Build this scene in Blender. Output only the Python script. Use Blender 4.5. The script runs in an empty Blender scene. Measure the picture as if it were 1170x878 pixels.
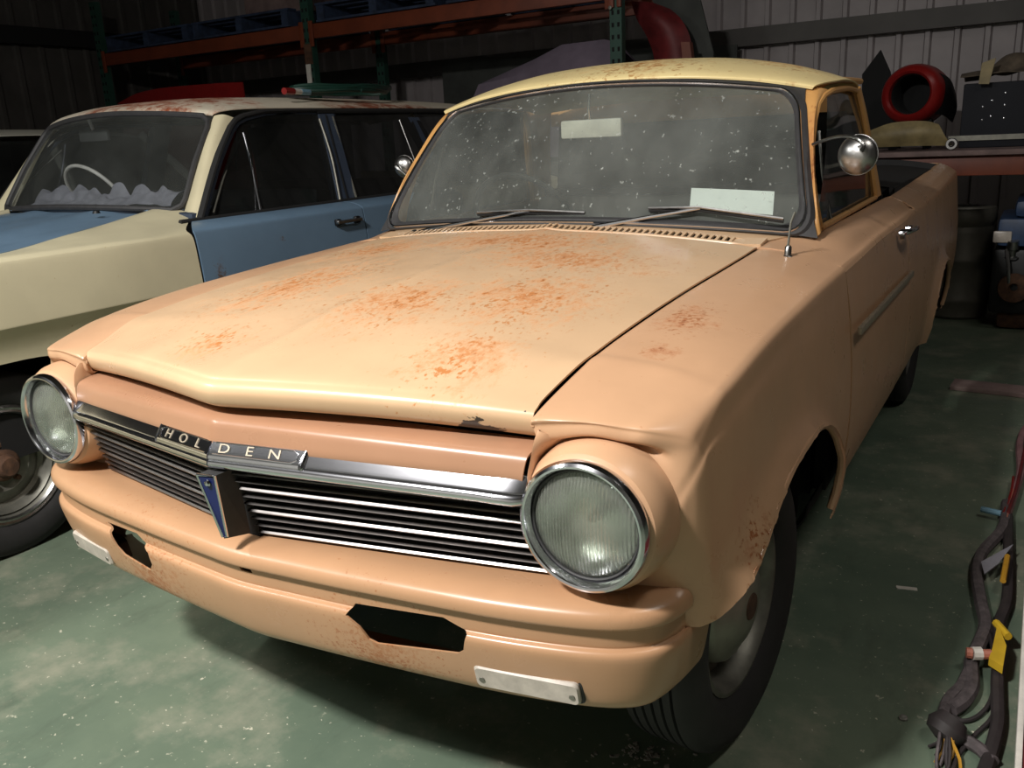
import bpy, bmesh, math, random
from math import sin, cos, pi, sqrt, radians
from mathutils import Vector, Matrix
random.seed(7)
SC = bpy.context.scene
COL = SC.collection

# ------------------------------------------------------------------ camera
def cam_axes(yaw, pitch, roll):
    f = Vector((sin(yaw)*cos(pitch), cos(yaw)*cos(pitch), -sin(pitch)))
    r = Vector((cos(yaw), -sin(yaw), 0)); u = r.cross(f)
    return r*cos(roll)+u*sin(roll), u*cos(roll)-r*sin(roll), f
CAM = Vector((1.21813, -1.01546, 1.30477)); FPX = 992.453; PW, PH = 1170, 878
R_, U_, F_ = cam_axes(-0.548528, 0.278979, -0.050013)
cd = bpy.data.cameras.new('camera'); co = bpy.data.objects.new('camera', cd); COL.objects.link(co)
co.matrix_world = Matrix(((R_.x, U_.x, -F_.x, CAM.x), (R_.y, U_.y, -F_.y, CAM.y), (R_.z, U_.z, -F_.z, CAM.z), (0, 0, 0, 1)))
cd.sensor_width = 36; cd.lens = 36*FPX/PW; cd.clip_start = .02; cd.clip_end = 60
SC.camera = co
def at(px, py, ax, v):          # pixel -> point on the plane X / Y / Z = v
    d = F_+R_*((px-PW/2)/FPX)-U_*((py-PH/2)/FPX); i = 'XYZ'.index(ax)
    return CAM+d*((v-CAM[i])/d[i])

# ------------------------------------------------------------------ light
w = bpy.data.worlds.new('world'); SC.world = w; w.use_nodes = True
w.node_tree.nodes['Background'].inputs[0].default_value = (.9, .95, 1, 1)
w.node_tree.nodes['Background'].inputs[1].default_value = .015
def area(name, loc, aim, size, sizey, power, col):
    l = bpy.data.lights.new(name, 'AREA'); l.shape = 'RECTANGLE'; l.size = size; l.size_y = sizey; l.energy = power; l.color = col
    o = bpy.data.objects.new(name, l); COL.objects.link(o); o.location = loc
    o.rotation_euler = (Vector(aim)-Vector(loc)).to_track_quat('-Z', 'Y').to_euler(); return o
LAMP_A = (-.20, -1.95, 3.25); LAMP_B = (-2.4, -1.6, 2.9); FILL_C = (2.3, .4, 3.7); LAMP_D = (2.6, 3.6, 3.6)
AIM_A = (-.2, -1.15, 0)
area('work_lamp_light', LAMP_A, AIM_A, .38, .24, 222, (1, .975, .94))
area('batten_light', LAMP_B, (-1.6, -1.35, 0), 1.2, .10, 62, (.99, 1, .96))
area('fill_light_right', FILL_C, (1.8, .7, 0), 1.2, .12, 25, (1, .95, .88))  # added fill for the right floor and the fender side
area('batten_light_far', LAMP_D, (1.2, 5.5, 1), 1.2, .12, 6.5, (1, .95, .9))
SC.view_settings.view_transform = 'Standard'; SC.view_settings.look = 'None'
SC.view_settings.exposure = 0; SC.view_settings.gamma = 1; SC.view_settings.use_curve_mapping = False

# ------------------------------------------------------------------ materials
def lin(c):
    return tuple(((v/255)/12.92 if v/255 <= .04045 else ((v/255+.055)/1.055)**2.4) for v in c)+(1,)
class NT:
    def __init__(s, name):
        s.m = bpy.data.materials.new(name); s.m.use_nodes = True; s.t = s.m.node_tree; s.t.nodes.clear()
        s.out = s.n('ShaderNodeOutputMaterial'); s.b = s.n('ShaderNodeBsdfPrincipled'); s.l(s.b.outputs[0], s.out.inputs[0])
        s.tc = s.n('ShaderNodeTexCoord').outputs['Object']
    def n(s, k): return s.t.nodes.new(k)
    def l(s, a, b): s.t.links.new(a, b)
    def set(s, inp, v):
        if hasattr(v, 'is_output') or isinstance(v, bpy.types.NodeSocket): s.l(v, inp)
        else: inp.default_value = v
    def map(s, scale=(1, 1, 1), loc=(0, 0, 0), rot=(0, 0, 0)):
        m = s.n('ShaderNodeMapping'); s.l(s.tc, m.inputs[0]); m.inputs[1].default_value = loc; m.inputs[2].default_value = rot; m.inputs[3].default_value = scale
        return m.outputs[0]
    def noise(s, scale, detail=4, rough=.6, vec=None):
        m = s.n('ShaderNodeTexNoise'); s.l(vec or s.tc, m.inputs['Vector']); m.inputs['Scale'].default_value = scale
        m.inputs['Detail'].default_value = detail; m.inputs['Roughness'].default_value = rough; return m.outputs[0]
    def voro(s, scale, vec=None):
        m = s.n('ShaderNodeTexVoronoi'); s.l(vec or s.tc, m.inputs['Vector']); m.inputs['Scale'].default_value = scale; return m.outputs[0]
    def ramp(s, v, a, b, lo=0., hi=1.):
        m = s.n('ShaderNodeMapRange'); s.l(v, m.inputs[0]); m.inputs[1].default_value = a; m.inputs[2].default_value = b
        m.inputs[3].default_value = lo; m.inputs[4].default_value = hi; return m.outputs[0]
    def math(s, op, a, b=0.):
        m = s.n('ShaderNodeMath'); m.operation = op; s.set(m.inputs[0], a); s.set(m.inputs[1], b); return m.outputs[0]
    def mix(s, fac, a, b):
        m = s.n('ShaderNodeMix'); m.data_type = 'RGBA'; s.set(m.inputs[0], fac); s.set(m.inputs[6], a); s.set(m.inputs[7], b); return m.outputs[2]
    def sep(s):
        m = s.n('ShaderNodeSeparateXYZ'); s.l(s.tc, m.inputs[0]); return m.outputs
    def blob(s, c, r, st=(1, 1, 1)):       # 1 at centre fading to 0 at distance r (stain region)
        m = s.n('ShaderNodeVectorMath'); m.operation = 'SUBTRACT'; s.l(s.tc, m.inputs[0]); m.inputs[1].default_value = c
        k = s.n('ShaderNodeVectorMath'); k.operation = 'MULTIPLY'; s.l(m.outputs[0], k.inputs[0]); k.inputs[1].default_value = st
        q = s.n('ShaderNodeVectorMath'); q.operation = 'LENGTH'; s.l(k.outputs[0], q.inputs[0]); return s.ramp(q.outputs['Value'], 0, r, 1, 0)
    def bump(s, h, strength=.2, dist=.002):
        m = s.n('ShaderNodeBump'); s.l(h, m.inputs['Height']); m.inputs[0].default_value = strength; m.inputs[1].default_value = dist; s.l(m.outputs[0], s.b.inputs['Normal'])
    def fin(s, col=None, rough=.5, metal=0., **k):
        if col is not None: s.set(s.b.inputs['Base Color'], col)
        s.set(s.b.inputs['Roughness'], rough); s.set(s.b.inputs['Metallic'], metal)
        for a, v in k.items(): s.set(s.b.inputs[a.replace('_', ' ')], v)
        return s.m
def simple(name, c, rough=.6, metal=0., var=.12, scale=18, bump=0., **k):
    t = NT(name); c = lin(c); f = t.noise(scale); d = tuple(v*(1-var*2) for v in c[:3])+(1,)
    m = t.mix(t.ramp(f, .35, .7), d, c)
    if bump: t.bump(t.noise(scale*6), bump)
    return t.fin(m, rough, metal, **k)
def paint(name, c, rustc=(150, 84, 40), blobs=(), thr=(.52, .62), rscale=26, rough=.3, var=.07, specks=True, stretch=(1, 1, 1), coat=.0, chips=()):
    t = NT(name); c = lin(c); d = tuple(v*(1-var*1.8) for v in c[:3])+(1,)
    col = t.mix(t.ramp(t.noise(3.2, 5), .35, .7), d, c); rg = t.ramp(t.noise(9), .3, .7, rough*.85, rough*1.25)
    if blobs:
        msk = None
        for b in blobs:
            x = t.blob(*b); msk = x if msk is None else t.math('MAXIMUM', msk, x)
        nz = t.noise(rscale, 8, .72, t.map(stretch)); big = t.noise(rscale*.3, 3, .5, t.map(stretch))
        v = t.math('ADD', t.math('MULTIPLY', nz, .7), t.math('MULTIPLY', big, .3)); v = t.math('ADD', v, t.math('MULTIPLY', t.math('SUBTRACT', msk, .5), .28))
        soft = t.ramp(v, thr[0]-.03, thr[1]); hard = t.ramp(v, thr[1]-.02, thr[1]+.06)
        rl = lin(rustc); rd = tuple(q*.35 for q in rl[:3])+(1,)
        stain = tuple(.55*a+.45*b for a, b in zip(c[:3], rl[:3]))+(1,)
        col = t.mix(soft, col, stain); col = t.mix(hard, col, t.mix(t.ramp(t.noise(140), .45, .7), rl, rd))
        v2 = t.math('ADD', t.noise(rscale*2.3, 4, .6, t.map(stretch)), t.math('MULTIPLY', t.math('SUBTRACT', msk, .5), .24))
        col = t.mix(t.ramp(v2, .575, .66, 0, .85), col, t.mix(t.ramp(big, .4, .6), rl, stain))
        rg = t.math('ADD', rg, t.math('MULTIPLY', soft, .35)); rg = t.math('MINIMUM', rg, .9)
    for c_ in chips:
        v3 = t.math('ADD', t.noise(38, 4, .6, t.map((.6, .6, 1.6))), t.math('MULTIPLY', t.math('SUBTRACT', t.blob(*c_), .5), .55)); col = t.mix(t.ramp(v3, .585, .60), col, lin((58, 48, 42)))
    if specks:
        s = t.ramp(t.noise(55, 6, .75), .765, .785); col = t.mix(s, col, lin((96, 62, 38)))
    t.bump(t.noise(7, 2), .05, .01)
    return t.fin(col, rg, 0., Coat_Weight=coat, Coat_Roughness=.15)

PEACH = (200, 158, 123)
M = {}
M['peach'] = paint('peach_paint', PEACH, blobs=[((.668, .53, .95), .10, (1, .55, 1)), ((.68, .35, .94), .06, (1, 1, 1)), ((.84, .33, .62), .12, (1, 1, 1)), ((.83, .25, .5), .1, (1, 1, 1))], rscale=40, thr=(.53, .62), specks=False, chips=[(tuple(at(900, 398, 'X', .846)), .045, (1, 1, 1)), (tuple(at(860, 420, 'X', .846)), .02, (1, 1, 1))])
M['peach_bonnet'] = paint('peach_bonnet_paint', (212, 177, 140), blobs=[((.38, .20, .95), .17, (1, .8, .3)), ((.33, .52, .98), .30, (1, .8, .3)), ((.08, .40, .98), .26, (.9, .8, .3)), ((.24, .86, 1.), .30, (.7, 1, .3)), ((-.30, .52, .98), .36, (1.2, .7, .3)), ((-.16, .12, .95), .16, (1, 1, .3)), ((-.42, .95, 1.), .34, (1, .9, .3)), ((0, 1.05, 1.), .4, (.6, 1.3, .3))], rustc=(184, 112, 52), rscale=34, thr=(.530, .63), stretch=(1.4, .8, 1), chips=[((.47, .085, .858), .10, (1, 1, 2.4)), ((.56, .10, .888), .03, (1, 1, 2))])
M['nose'] = paint('shaded_nose_paint', (166, 124, 96), specks=False)  # pinker panel paint, darkened to stand in for shade below the bonnet lip
M['strip'] = simple('dull_bright_strip', (168, 156, 136), .45, .35, var=.15, scale=30)
M['peach_shaded'] = paint('shaded_bumper_paint', (184, 142, 107), blobs=[((.3, 0, .42), .25, (1, 1, 1)), ((-.3, 0, .42), .3, (1, 1, 1))], rscale=60, thr=(.60, .68))  # pinkish bumper paint, darkened to stand in for shade on the front
M['roof_yellow'] = paint('yellow_roof_paint', (236, 214, 156), blobs=[((.1, 1.72, 1.5), .42, (1, 1, .4)), ((.5, 1.9, 1.45), .3, (1, 1, .4)), ((.6, 1.55, 1.3), .25, (1, 1, 1))], rustc=(168, 110, 52), rscale=22, thr=(.56, .64))
M['pillar'] = paint('worn_pillar_paint', (206, 154, 92), blobs=[((.7, 1.5, 1.2), .35, (1, 1, 1))], rscale=16, thr=(.5, .66))
M['cream'] = paint('cream_paint', (208, 198, 166), blobs=[((-1.56, .7, .66), .12, (1, 1, 1))], rustc=(160, 120, 60), rscale=30, thr=(.6, .68), rough=.35)
M['wagon_roof'] = paint('white_rusty_roof_paint', (206, 196, 176), blobs=[((-2.32, 1.74, 1.52), .62, (.9, 1.3, 1)), ((-1.85, 1.62, 1.4), .22, (1, 1, 1)), ((-2.2, 1.95, 1.52), .4, (1, 1, 1)), ((-1.85, 2.8, 1.5), .35, (1, .6, 1))], rustc=(142, 74, 44), rscale=9, thr=(.44, .54), rough=.45)
M['blue'] = paint('blue_paint', (104, 128, 150), blobs=[((-1.55, 1.34, .82), .09, (1, 1.8, .7)), ((-1.55, 1.7, .93), .03, (1, 1, 1))], rustc=(92, 66, 40), rscale=40, thr=(.5, .6), rough=.35, specks=False)
M['slate'] = simple('slate_frame_paint', (58, 68, 84), .4, var=.08)
M['white_paint'] = simple('white_car_paint', (196, 192, 178), .4, var=.05)
M['red'] = simple('red_paint', (128, 24, 22), .35, var=.1)
M['red_dull'] = simple('faded_red_paint', (112, 30, 32), .6, var=.25, scale=9)
M['chrome'] = simple('chrome', (214, 214, 220), .14, 1., var=.04, scale=40)
M['chrome_dull'] = simple('pitted_chrome', (176, 174, 172), .30, 1., var=.15, scale=60)
M['alu'] = simple('grille_aluminium', (150, 146, 144), .36, 1., var=.1, scale=50)
M['steel'] = simple('dull_steel', (134, 132, 122), .5, .7, var=.2, scale=14, bump=.2)
M['rubber'] = simple('black_rubber', (26, 25, 25), .75, var=.15, bump=.2)
M['seal'] = simple('grey_rubber_seal', (54, 53, 54), .6, var=.15, scale=30)
M['tyre'] = simple('tyre_rubber', (38, 36, 35), .8, var=.15, scale=12, bump=.15)
M['black'] = simple('black_void', (9, 9, 9), .9)
M['blackp'] = simple('black_plastic', (14, 14, 15), .5)
M['under'] = simple('underbody_black', (16, 14, 13), .9)
M['cap'] = simple('painted_hubcap', (150, 148, 134), .35, .45, var=.15, scale=10)
M['rustm'] = simple('brown_rust', (92, 62, 42), .85, var=.3, scale=30, bump=.5)
M['paper'] = simple('white_paper', (240, 243, 244), .7, var=.02)
M['vinyl'] = simple('dark_vinyl', (44, 38, 34), .6, var=.15)
M['dash'] = simple('dash_grey', (70, 70, 68), .6, var=.1)
M['orange'] = simple('orange_rack_paint', (116, 54, 31), .5, var=.15, scale=8)
M['rgreen'] = simple('green_rack_paint', (36, 70, 58), .5, var=.12, scale=8)
M['pblue'] = simple('blue_pallet_timber', (44, 58, 84), .8, var=.3, scale=14, bump=.3)
M['timber'] = simple('grey_timber', (120, 100, 96), .8, var=.2, scale=10, bump=.3)
M['plank'] = simple('pinkish_timber', (158, 134, 130), .8, var=.12, scale=10, bump=.3)
M['tan'] = simple('tan_panel', (140, 124, 84), .6, var=.25, scale=8)
M['tarp'] = simple('mauve_grey_cloth', (116, 104, 118), .9, var=.1, scale=8, bump=.2)
M['board'] = simple('grey_board', (70, 72, 68), .8, var=.2, scale=4)
M['navy'] = simple('dark_navy_plastic', (15, 17, 26), .8, var=.1)
M['eblue'] = simple('engine_blue', (52, 74, 108), .5, var=.2)
M['keg'] = simple('keg_metal', (104, 100, 90), .55, .3, var=.15, scale=8)
M['hose'] = simple('green_hose', (16, 50, 40), .45, var=.1)
M['wire'] = simple('wire_tape', (96, 87, 88), .7, var=.25, scale=50, bump=.3)
M['wire_dk'] = simple('dark_wire', (52, 46, 46), .6, var=.2)
M['yellow'] = simple('yellow_connector', (196, 160, 40), .5, var=.08)
M['ywire'] = simple('orange_wire', (190, 140, 40), .5)
M['grey_pl'] = simple('grey_plastic_tag', (138, 136, 144), .5)
M['pink'] = simple('salmon_plastic', (180, 110, 90), .5)
M['pinkw'] = simple('pinkish_grey_sleeve', (150, 110, 112), .6, var=.2)
M['cyan'] = simple('pale_blue_sleeve', (120, 160, 180), .5)
M['white'] = simple('white_trim', (220, 214, 204), .5)
M['cloth'] = simple('dusty_cloth', (96, 84, 70), .9, var=.3, scale=12, bump=.4)
M['emb'] = simple('emblem_blue', (24, 32, 84), .25)
M['lampw'] = simple('milky_lamp_plastic', (196, 186, 174), .35, var=.15, scale=30)
M['debris'] = simple('pale_debris', (150, 146, 138), .8, var=.25, scale=60)

def glass(name, tint, dust_lo, dust_hi, specks=0., scale=5, rough=.04, stretch=(1, 1, 1)):
    t = NT(name); t.t.nodes.remove(t.b)
    tr = t.n('ShaderNodeBsdfTransparent'); tr.inputs[0].default_value = lin(tint)
    gl = t.n('ShaderNodeBsdfGlossy'); gl.inputs['Roughness'].default_value = rough; gl.inputs[0].default_value = (1, 1, 1, 1)
    df = t.n('ShaderNodeBsdfDiffuse'); df.inputs[0].default_value = lin((170, 174, 168))
    fr = t.n('ShaderNodeFresnel'); ge = t.n('ShaderNodeNewGeometry'); t.l(t.ramp(ge.outputs['Backfacing'], 0, 1, 1.45, 1/1.45), fr.inputs[0])   # same glass from either side
    a = t.n('ShaderNodeMixShader'); t.l(fr.outputs[0], a.inputs[0]); t.l(tr.outputs[0], a.inputs[1]); t.l(gl.outputs[0], a.inputs[2])
    d = t.ramp(t.noise(scale, 6, .65, t.map(stretch)), .3, .75, dust_lo, dust_hi)
    if specks:
        s = t.math('MULTIPLY', t.ramp(t.noise(46, 3, .6), .63, .71), t.ramp(t.noise(9, 3), .42, .6)); d = t.math('MAXIMUM', d, t.math('MULTIPLY', s, specks))
        s2 = t.ramp(t.noise(90, 2, .5, t.map((1, 1, .22))), .66, .74); d = t.math('MAXIMUM', d, t.math('MULTIPLY', s2, specks*.6))
    b = t.n('ShaderNodeMixShader'); t.l(d, b.inputs[0]); t.l(a.outputs[0], b.inputs[1]); t.l(df.outputs[0], b.inputs[2]); t.l(b.outputs[0], t.out.inputs[0])
    return t.m
M['screen'] = glass('dusty_windscreen_glass', (232, 238, 232), .09, .30, .9, 3, .06, (1, 1, .6))
M['sideglass'] = glass('dusty_side_glass', (90, 90, 88), .02, .07, 0, 4)
M['wglass'] = glass('wagon_screen_glass', (226, 230, 232), .03, .09, 0, 3)
M['wside'] = glass('wagon_side_glass', (100, 104, 106), .01, .03, 0, 3)
def lens_mat():
    t = NT('fluted_headlamp_glass'); t.t.nodes.remove(t.b)
    x, y, z = t.sep()[:3]; f = t.math('SINE', t.math('MULTIPLY', x, 1100.)); g = t.noise(45, 3)
    bp = t.n('ShaderNodeBump'); bp.inputs[0].default_value = .5; bp.inputs[1].default_value = .003; t.l(t.math('ADD', f, t.math('MULTIPLY', g, 2.)), bp.inputs['Height'])
    tr = t.n('ShaderNodeBsdfTransparent'); tr.inputs[0].default_value = lin((236, 240, 234))
    rf = t.n('ShaderNodeBsdfRefraction'); rf.inputs['IOR'].default_value = 1.12; rf.inputs['Roughness'].default_value = .05; t.l(bp.outputs[0], rf.inputs['Normal'])
    gl = t.n('ShaderNodeBsdfGlossy'); gl.inputs['Roughness'].default_value = .12; t.l(bp.outputs[0], gl.inputs['Normal'])
    df = t.n('ShaderNodeBsdfDiffuse'); df.inputs[0].default_value = lin((200, 204, 192))
    def mx_(f_, a, b):
        m = t.n('ShaderNodeMixShader'); t.set(m.inputs[0], f_); t.l(a.outputs[0], m.inputs[1]); t.l(b.outputs[0], m.inputs[2]); return m
    s = mx_(.45, tr, rf); s = mx_(.22, s, gl); s = mx_(t.ramp(t.noise(14), .3, .7, .03, .12), s, df); t.l(s.outputs[0], t.out.inputs[0])
    return t.m
M['lens'] = lens_mat()
M['reflector'] = simple('silver_reflector', (236, 238, 234), .20, 1., var=.06, scale=25, bump=.6)
def floor_mat():
    t = NT('green_painted_concrete')
    base = t.mix(t.ramp(t.noise(1.1, 6, .62), .3, .72), lin((82, 98, 84)), lin((118, 130, 110)))
    base = t.mix(t.ramp(t.noise(2.6, 7, .7), .50, .74), base, lin((150, 148, 130)))
    base = t.mix(t.ramp(t.noise(7, 5, .7, t.map((1, .35, 1), rot=(0, 0, .5))), .55, .75, 0, .5), base, lin((72, 78, 68)))
    fl = t.math('MULTIPLY', t.ramp(t.noise(34, 4, .62), .66, .69), t.ramp(t.noise(3.3, 3), .40, .60))
    f2 = t.math('MULTIPLY', t.ramp(t.noise(75, 2, .5), .70, .73), t.ramp(t.noise(5, 3), .38, .55))
    base = t.mix(t.math('MAXIMUM', fl, f2), base, lin((196, 192, 172)))
    t.bump(t.noise(30, 6), .12, .003)
    return t.fin(base, t.ramp(t.noise(6, 4), .3, .7, .28, .5))
M['floor'] = floor_mat()
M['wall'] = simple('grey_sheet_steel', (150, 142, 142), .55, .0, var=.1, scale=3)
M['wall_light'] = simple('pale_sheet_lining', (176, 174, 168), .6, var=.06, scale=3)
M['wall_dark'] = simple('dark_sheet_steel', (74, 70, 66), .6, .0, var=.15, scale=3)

# ------------------------------------------------------------------ mesh helpers
def V3(p): return Vector(p)
def link(name, me, parent=None, mat=None, smooth=True, angle=None):
    o = bpy.data.objects.new(name, me); COL.objects.link(o)
    if mat: me.materials.append(M[mat] if isinstance(mat, str) else mat)
    if parent is not None:
        o.parent = parent
        if parent.type == 'EMPTY': o.location = -parent.location if not parent.get('_loc') else (0, 0, 0)
    if smooth: me.polygons.foreach_set('use_smooth', [True]*len(me.polygons))
    if angle: me.set_sharp_from_angle(angle=radians(angle))
    return o
def mesh(name, vs, fs, mat, parent=None, smooth=True, angle=35):
    me = bpy.data.meshes.new(name); me.from_pydata([tuple(v) for v in vs], [], fs); me.update()
    return link(name, me, parent, mat, smooth, angle if smooth else None)
def root(name, loc, label, cat, group=None, local=False, rot=None):
    e = bpy.data.objects.new(name, None); COL.objects.link(e); e.location = loc; e.empty_display_size = .1
    tag(e, label, cat, group)
    if local: e['_loc'] = 1
    if rot: e.rotation_euler = rot
    return e
def tag(o, label, cat=None, group=None, kind=None):
    if label: o['label'] = label
    if cat: o['category'] = cat
    if group: o['group'] = group
    if kind: o['kind'] = kind
    return o
def struct(o): o['kind'] = 'structure'; return o
def cr(ps, t):              # Catmull-Rom on a list of points, t in 0..n-1
    n = len(ps); i = min(int(t), n-2); u = t-i
    p1, p2 = ps[i], ps[i+1]; p0 = ps[i-1] if i > 0 else p1*2-p2; p3 = ps[i+2] if i+2 < n else p2*2-p1
    return .5*((2*p1)+(p2-p0)*u+(2*p0-5*p1+4*p2-p3)*u*u+(3*p1-p0-3*p2+p3)*u*u*u)
def curve(ps, n):
    ps = [V3(p) for p in ps]; m = len(ps)-1
    return [cr(ps, m*i/(n-1)) for i in range(n)]
def grid_faces(nr, nc, flip=False, close=False):
    f = []
    for i in range(nr-1):
        for j in range(nc-1 if not close else nc):
            k = (j+1) % nc; q = (i*nc+j, i*nc+k, (i+1)*nc+k, (i+1)*nc+j); f.append(q[::-1] if flip else q)
    return f
def grid(rows, nr, nc):
    rr = [curve(r, nc) for r in rows]; cols = [curve([r[j] for r in rr], nr) for j in range(nc)]
    return [cols[j][i] for i in range(nr) for j in range(nc)]
def mx(vs): return [Vector((-v[0], v[1], v[2])) for v in vs]
def solid(o, th, off=-1, cutters=()):
    """give a sheet real thickness, cut openings through it, and bake the result"""
    if th:
        m = o.modifiers.new('s', 'SOLIDIFY'); m.thickness = th; m.offset = off; m.use_even_offset = False
    tmp = []
    for vs, fs in cutters:
        me = bpy.data.meshes.new('cut'); me.from_pydata([tuple(v) for v in vs], [], fs); me.update()
        bm = bmesh.new(); bm.from_mesh(me); bmesh.ops.recalc_face_normals(bm, faces=bm.faces); bm.to_mesh(me); bm.free()
        c = bpy.data.objects.new('cut', me); COL.objects.link(c); c.location = o.matrix_world.translation if False else (0, 0, 0); tmp.append(c)
        b = o.modifiers.new('b', 'BOOLEAN'); b.operation = 'DIFFERENCE'; b.solver = 'EXACT'; b.object = c
    loc = o.location.copy(); par = o.parent
    o.parent = None; o.location = (0, 0, 0)
    bpy.context.view_layer.update(); dg = bpy.context.evaluated_depsgraph_get()
    me = bpy.data.meshes.new_from_object(o.evaluated_get(dg)); old = o.data
    o.modifiers.clear(); o.data = me; me.name = old.name
    o.parent = par; o.location = loc
    for c in tmp: bpy.data.objects.remove(c)
    me.polygons.foreach_set('use_smooth', [True]*len(me.polygons)); me.set_sharp_from_angle(angle=radians(38))
    return o
def sheet(name, rows, nr, nc, mat, parent=None, th=.004, flip=False, mirror=False, cutters=(), warp=None, angle=38):
    vs = grid(rows, nr, nc)
    if warp: vs = [warp(v) for v in vs]
    if mirror: vs = mx(vs); flip = not flip
    o = mesh(name, vs, grid_faces(nr, nc, flip), mat, parent, True, angle)
    if th or cutters: solid(o, th, -1, cutters)
    return o
def prism(outline, ax, a, b):        # polygon extruded along an axis; outline in the other two axes
    f = {'X': lambda p, v: (v, p[0], p[1]), 'Y': lambda p, v: (p[0], v, p[1]), 'Z': lambda p, v: (p[0], p[1], v)}[ax]
    n = len(outline); vs = [f(p, a) for p in outline]+[f(p, b) for p in outline]
    return vs, [tuple(range(n))[::-1], tuple(range(n, 2*n))]+[(i, (i+1) % n, n+(i+1) % n, n+i) for i in range(n)]
class MB:
    def __init__(s): s.v = []; s.f = []
    def add(s, vf): k = len(s.v); s.v += [V3(p) for p in vf[0]]; s.f += [tuple(i+k for i in q) for q in vf[1]]; return s
    def box(s, c, d, rot=None, bev=0.):
        bm = bmesh.new(); bmesh.ops.create_cube(bm, size=1)
        for v in bm.verts: v.co = Vector((v.co.x*d[0], v.co.y*d[1], v.co.z*d[2]))
        if bev: bmesh.ops.bevel(bm, geom=bm.edges[:], offset=bev, segments=2, affect='EDGES', profile=.6)
        R = rot.to_matrix() if rot is not None else None
        bm.verts.ensure_lookup_table(); bm.verts.index_update()
        s.add(([(R @ v.co if R else v.co)+V3(c) for v in bm.verts], [tuple(v.index for v in f.verts) for f in bm.faces])); bm.free(); return s
    def tube(s, ps, r, seg=8, cap=True, flat=1.):
        ps = [V3(p) for p in ps]; n = len(ps); rs = r if isinstance(r, (list, tuple)) else [r]*n
        t0 = (ps[1]-ps[0]).normalized(); up = Vector((0, 0, 1)) if abs(t0.z) < .9 else Vector((1, 0, 0)); a = t0.cross(up).normalized()
        vs = []
        for i in range(n):
            t = (ps[min(i+1, n-1)]-ps[max(i-1, 0)]).normalized(); a = (a-t*a.dot(t)).normalized(); b = t.cross(a)
            for k in range(seg): an = 2*pi*k/seg; vs.append(ps[i]+(a*cos(an)+b*sin(an)*flat)*rs[i])
        fs = grid_faces(n, seg, False, True)
        if cap: fs += [tuple(range(seg))[::-1], tuple(range((n-1)*seg, n*seg))]
        return s.add((vs, fs))
    def lathe(s, prof, c, axis=(1, 0, 0), seg=40, a0=0, a1=2*pi):
        ax = V3(axis).normalized(); up = Vector((0, 0, 1)) if abs(ax.z) < .9 else Vector((0, 1, 0)); a = ax.cross(up).normalized(); b = ax.cross(a)
        full = abs(a1-a0-2*pi) < 1e-6; m = seg if full else seg+1
        vs = [V3(c)+ax*h+(a*cos(a0+(a1-a0)*k/seg)+b*sin(a0+(a1-a0)*k/seg))*r for (r, h) in prof for k in range(m)]
        return s.add((vs, grid_faces(len(prof), m, True, full)))
    def build(s, name, mat, parent=None, smooth=True, angle=35):
        return mesh(name, s.v, s.f, mat, parent, smooth, angle)
def quat(x=0, y=0, z=0):
    from mathutils import Euler
    return Euler((radians(x), radians(y), radians(z))).to_quaternion()
def disc_prof(r, h): return [(1e-4, h), (r, h)]
def text_mesh(txt, size, depth):
    cu = bpy.data.curves.new('t', 'FONT'); cu.body = txt; cu.size = size; cu.extrude = depth; cu.align_x = 'CENTER'; cu.align_y = 'CENTER'
    o = bpy.data.objects.new('t', cu); COL.objects.link(o); bpy.context.view_layer.update()
    me = bpy.data.meshes.new_from_object(o.evaluated_get(bpy.context.evaluated_depsgraph_get())); bpy.data.objects.remove(o); return me
def lerp(a, b, t): return a+(b-a)*t
def interp(tab, x):
    if x <= tab[0][0]: return tab[0][1]
    for (a, p), (b, q) in zip(tab, tab[1:]):
        if x <= b: return p+(q-p)*(x-a)/(b-a)
    return tab[-1][1]

# ------------------------------------------------------------------ the shed
def plane_obj(name, vs, mat):
    return struct(mesh(name, vs, [(0, 1, 2, 3)], mat, None, False))
fl = MB().box((-1, 2.2, -.05), (14, 12, .1)).build('floor', 'floor', None, False); struct(fl)
def corrugated(name, axis, const, a0, a1, z0, z1, mat, pitch=.2, d=.03):
    # pan and rib sheet: flat pans with narrow raised ribs
    prof = []; x = a0; s = 1
    while x < a1:
        prof += [(x, 0), (x+pitch*.72, 0), (x+pitch*.77, d), (x+pitch*.93, d)]; x += pitch
    prof.append((min(x, a1+.2), 0)); vs = []
    for z in (z0, z1):
        for (q, h) in prof: vs.append((q, const-h, z) if axis == 'Y' else (const+h, q, z))
    n = len(prof); o = mesh(name, vs, [(i, i+1, n+i+1, n+i) for i in range(n-1)], mat, None, False)
    m = o.modifiers.new('s', 'SOLIDIFY'); m.thickness = .004
    return struct(o)
corrugated('wall_back', 'Y', 6.6, -7.6, 5.6, 0, 4.2, 'wall')
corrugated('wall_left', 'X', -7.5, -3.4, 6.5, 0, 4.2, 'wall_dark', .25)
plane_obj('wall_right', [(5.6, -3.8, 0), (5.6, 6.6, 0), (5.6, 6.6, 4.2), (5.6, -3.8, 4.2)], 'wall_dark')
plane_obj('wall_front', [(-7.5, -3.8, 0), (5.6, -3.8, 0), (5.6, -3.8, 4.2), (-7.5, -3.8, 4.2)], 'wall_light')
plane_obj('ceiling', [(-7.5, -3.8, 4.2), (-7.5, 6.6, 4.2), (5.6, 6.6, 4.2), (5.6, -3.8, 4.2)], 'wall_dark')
struct(MB().box((-7.42, 1.6, 2.46), (.08, 9.6, .16)).build('trim_1', 'under', None, False))
struct(MB().box((-1, 6.52, 1.98), (13, .08, .14)).build('trim_2', 'wall_dark', None, False))
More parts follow.
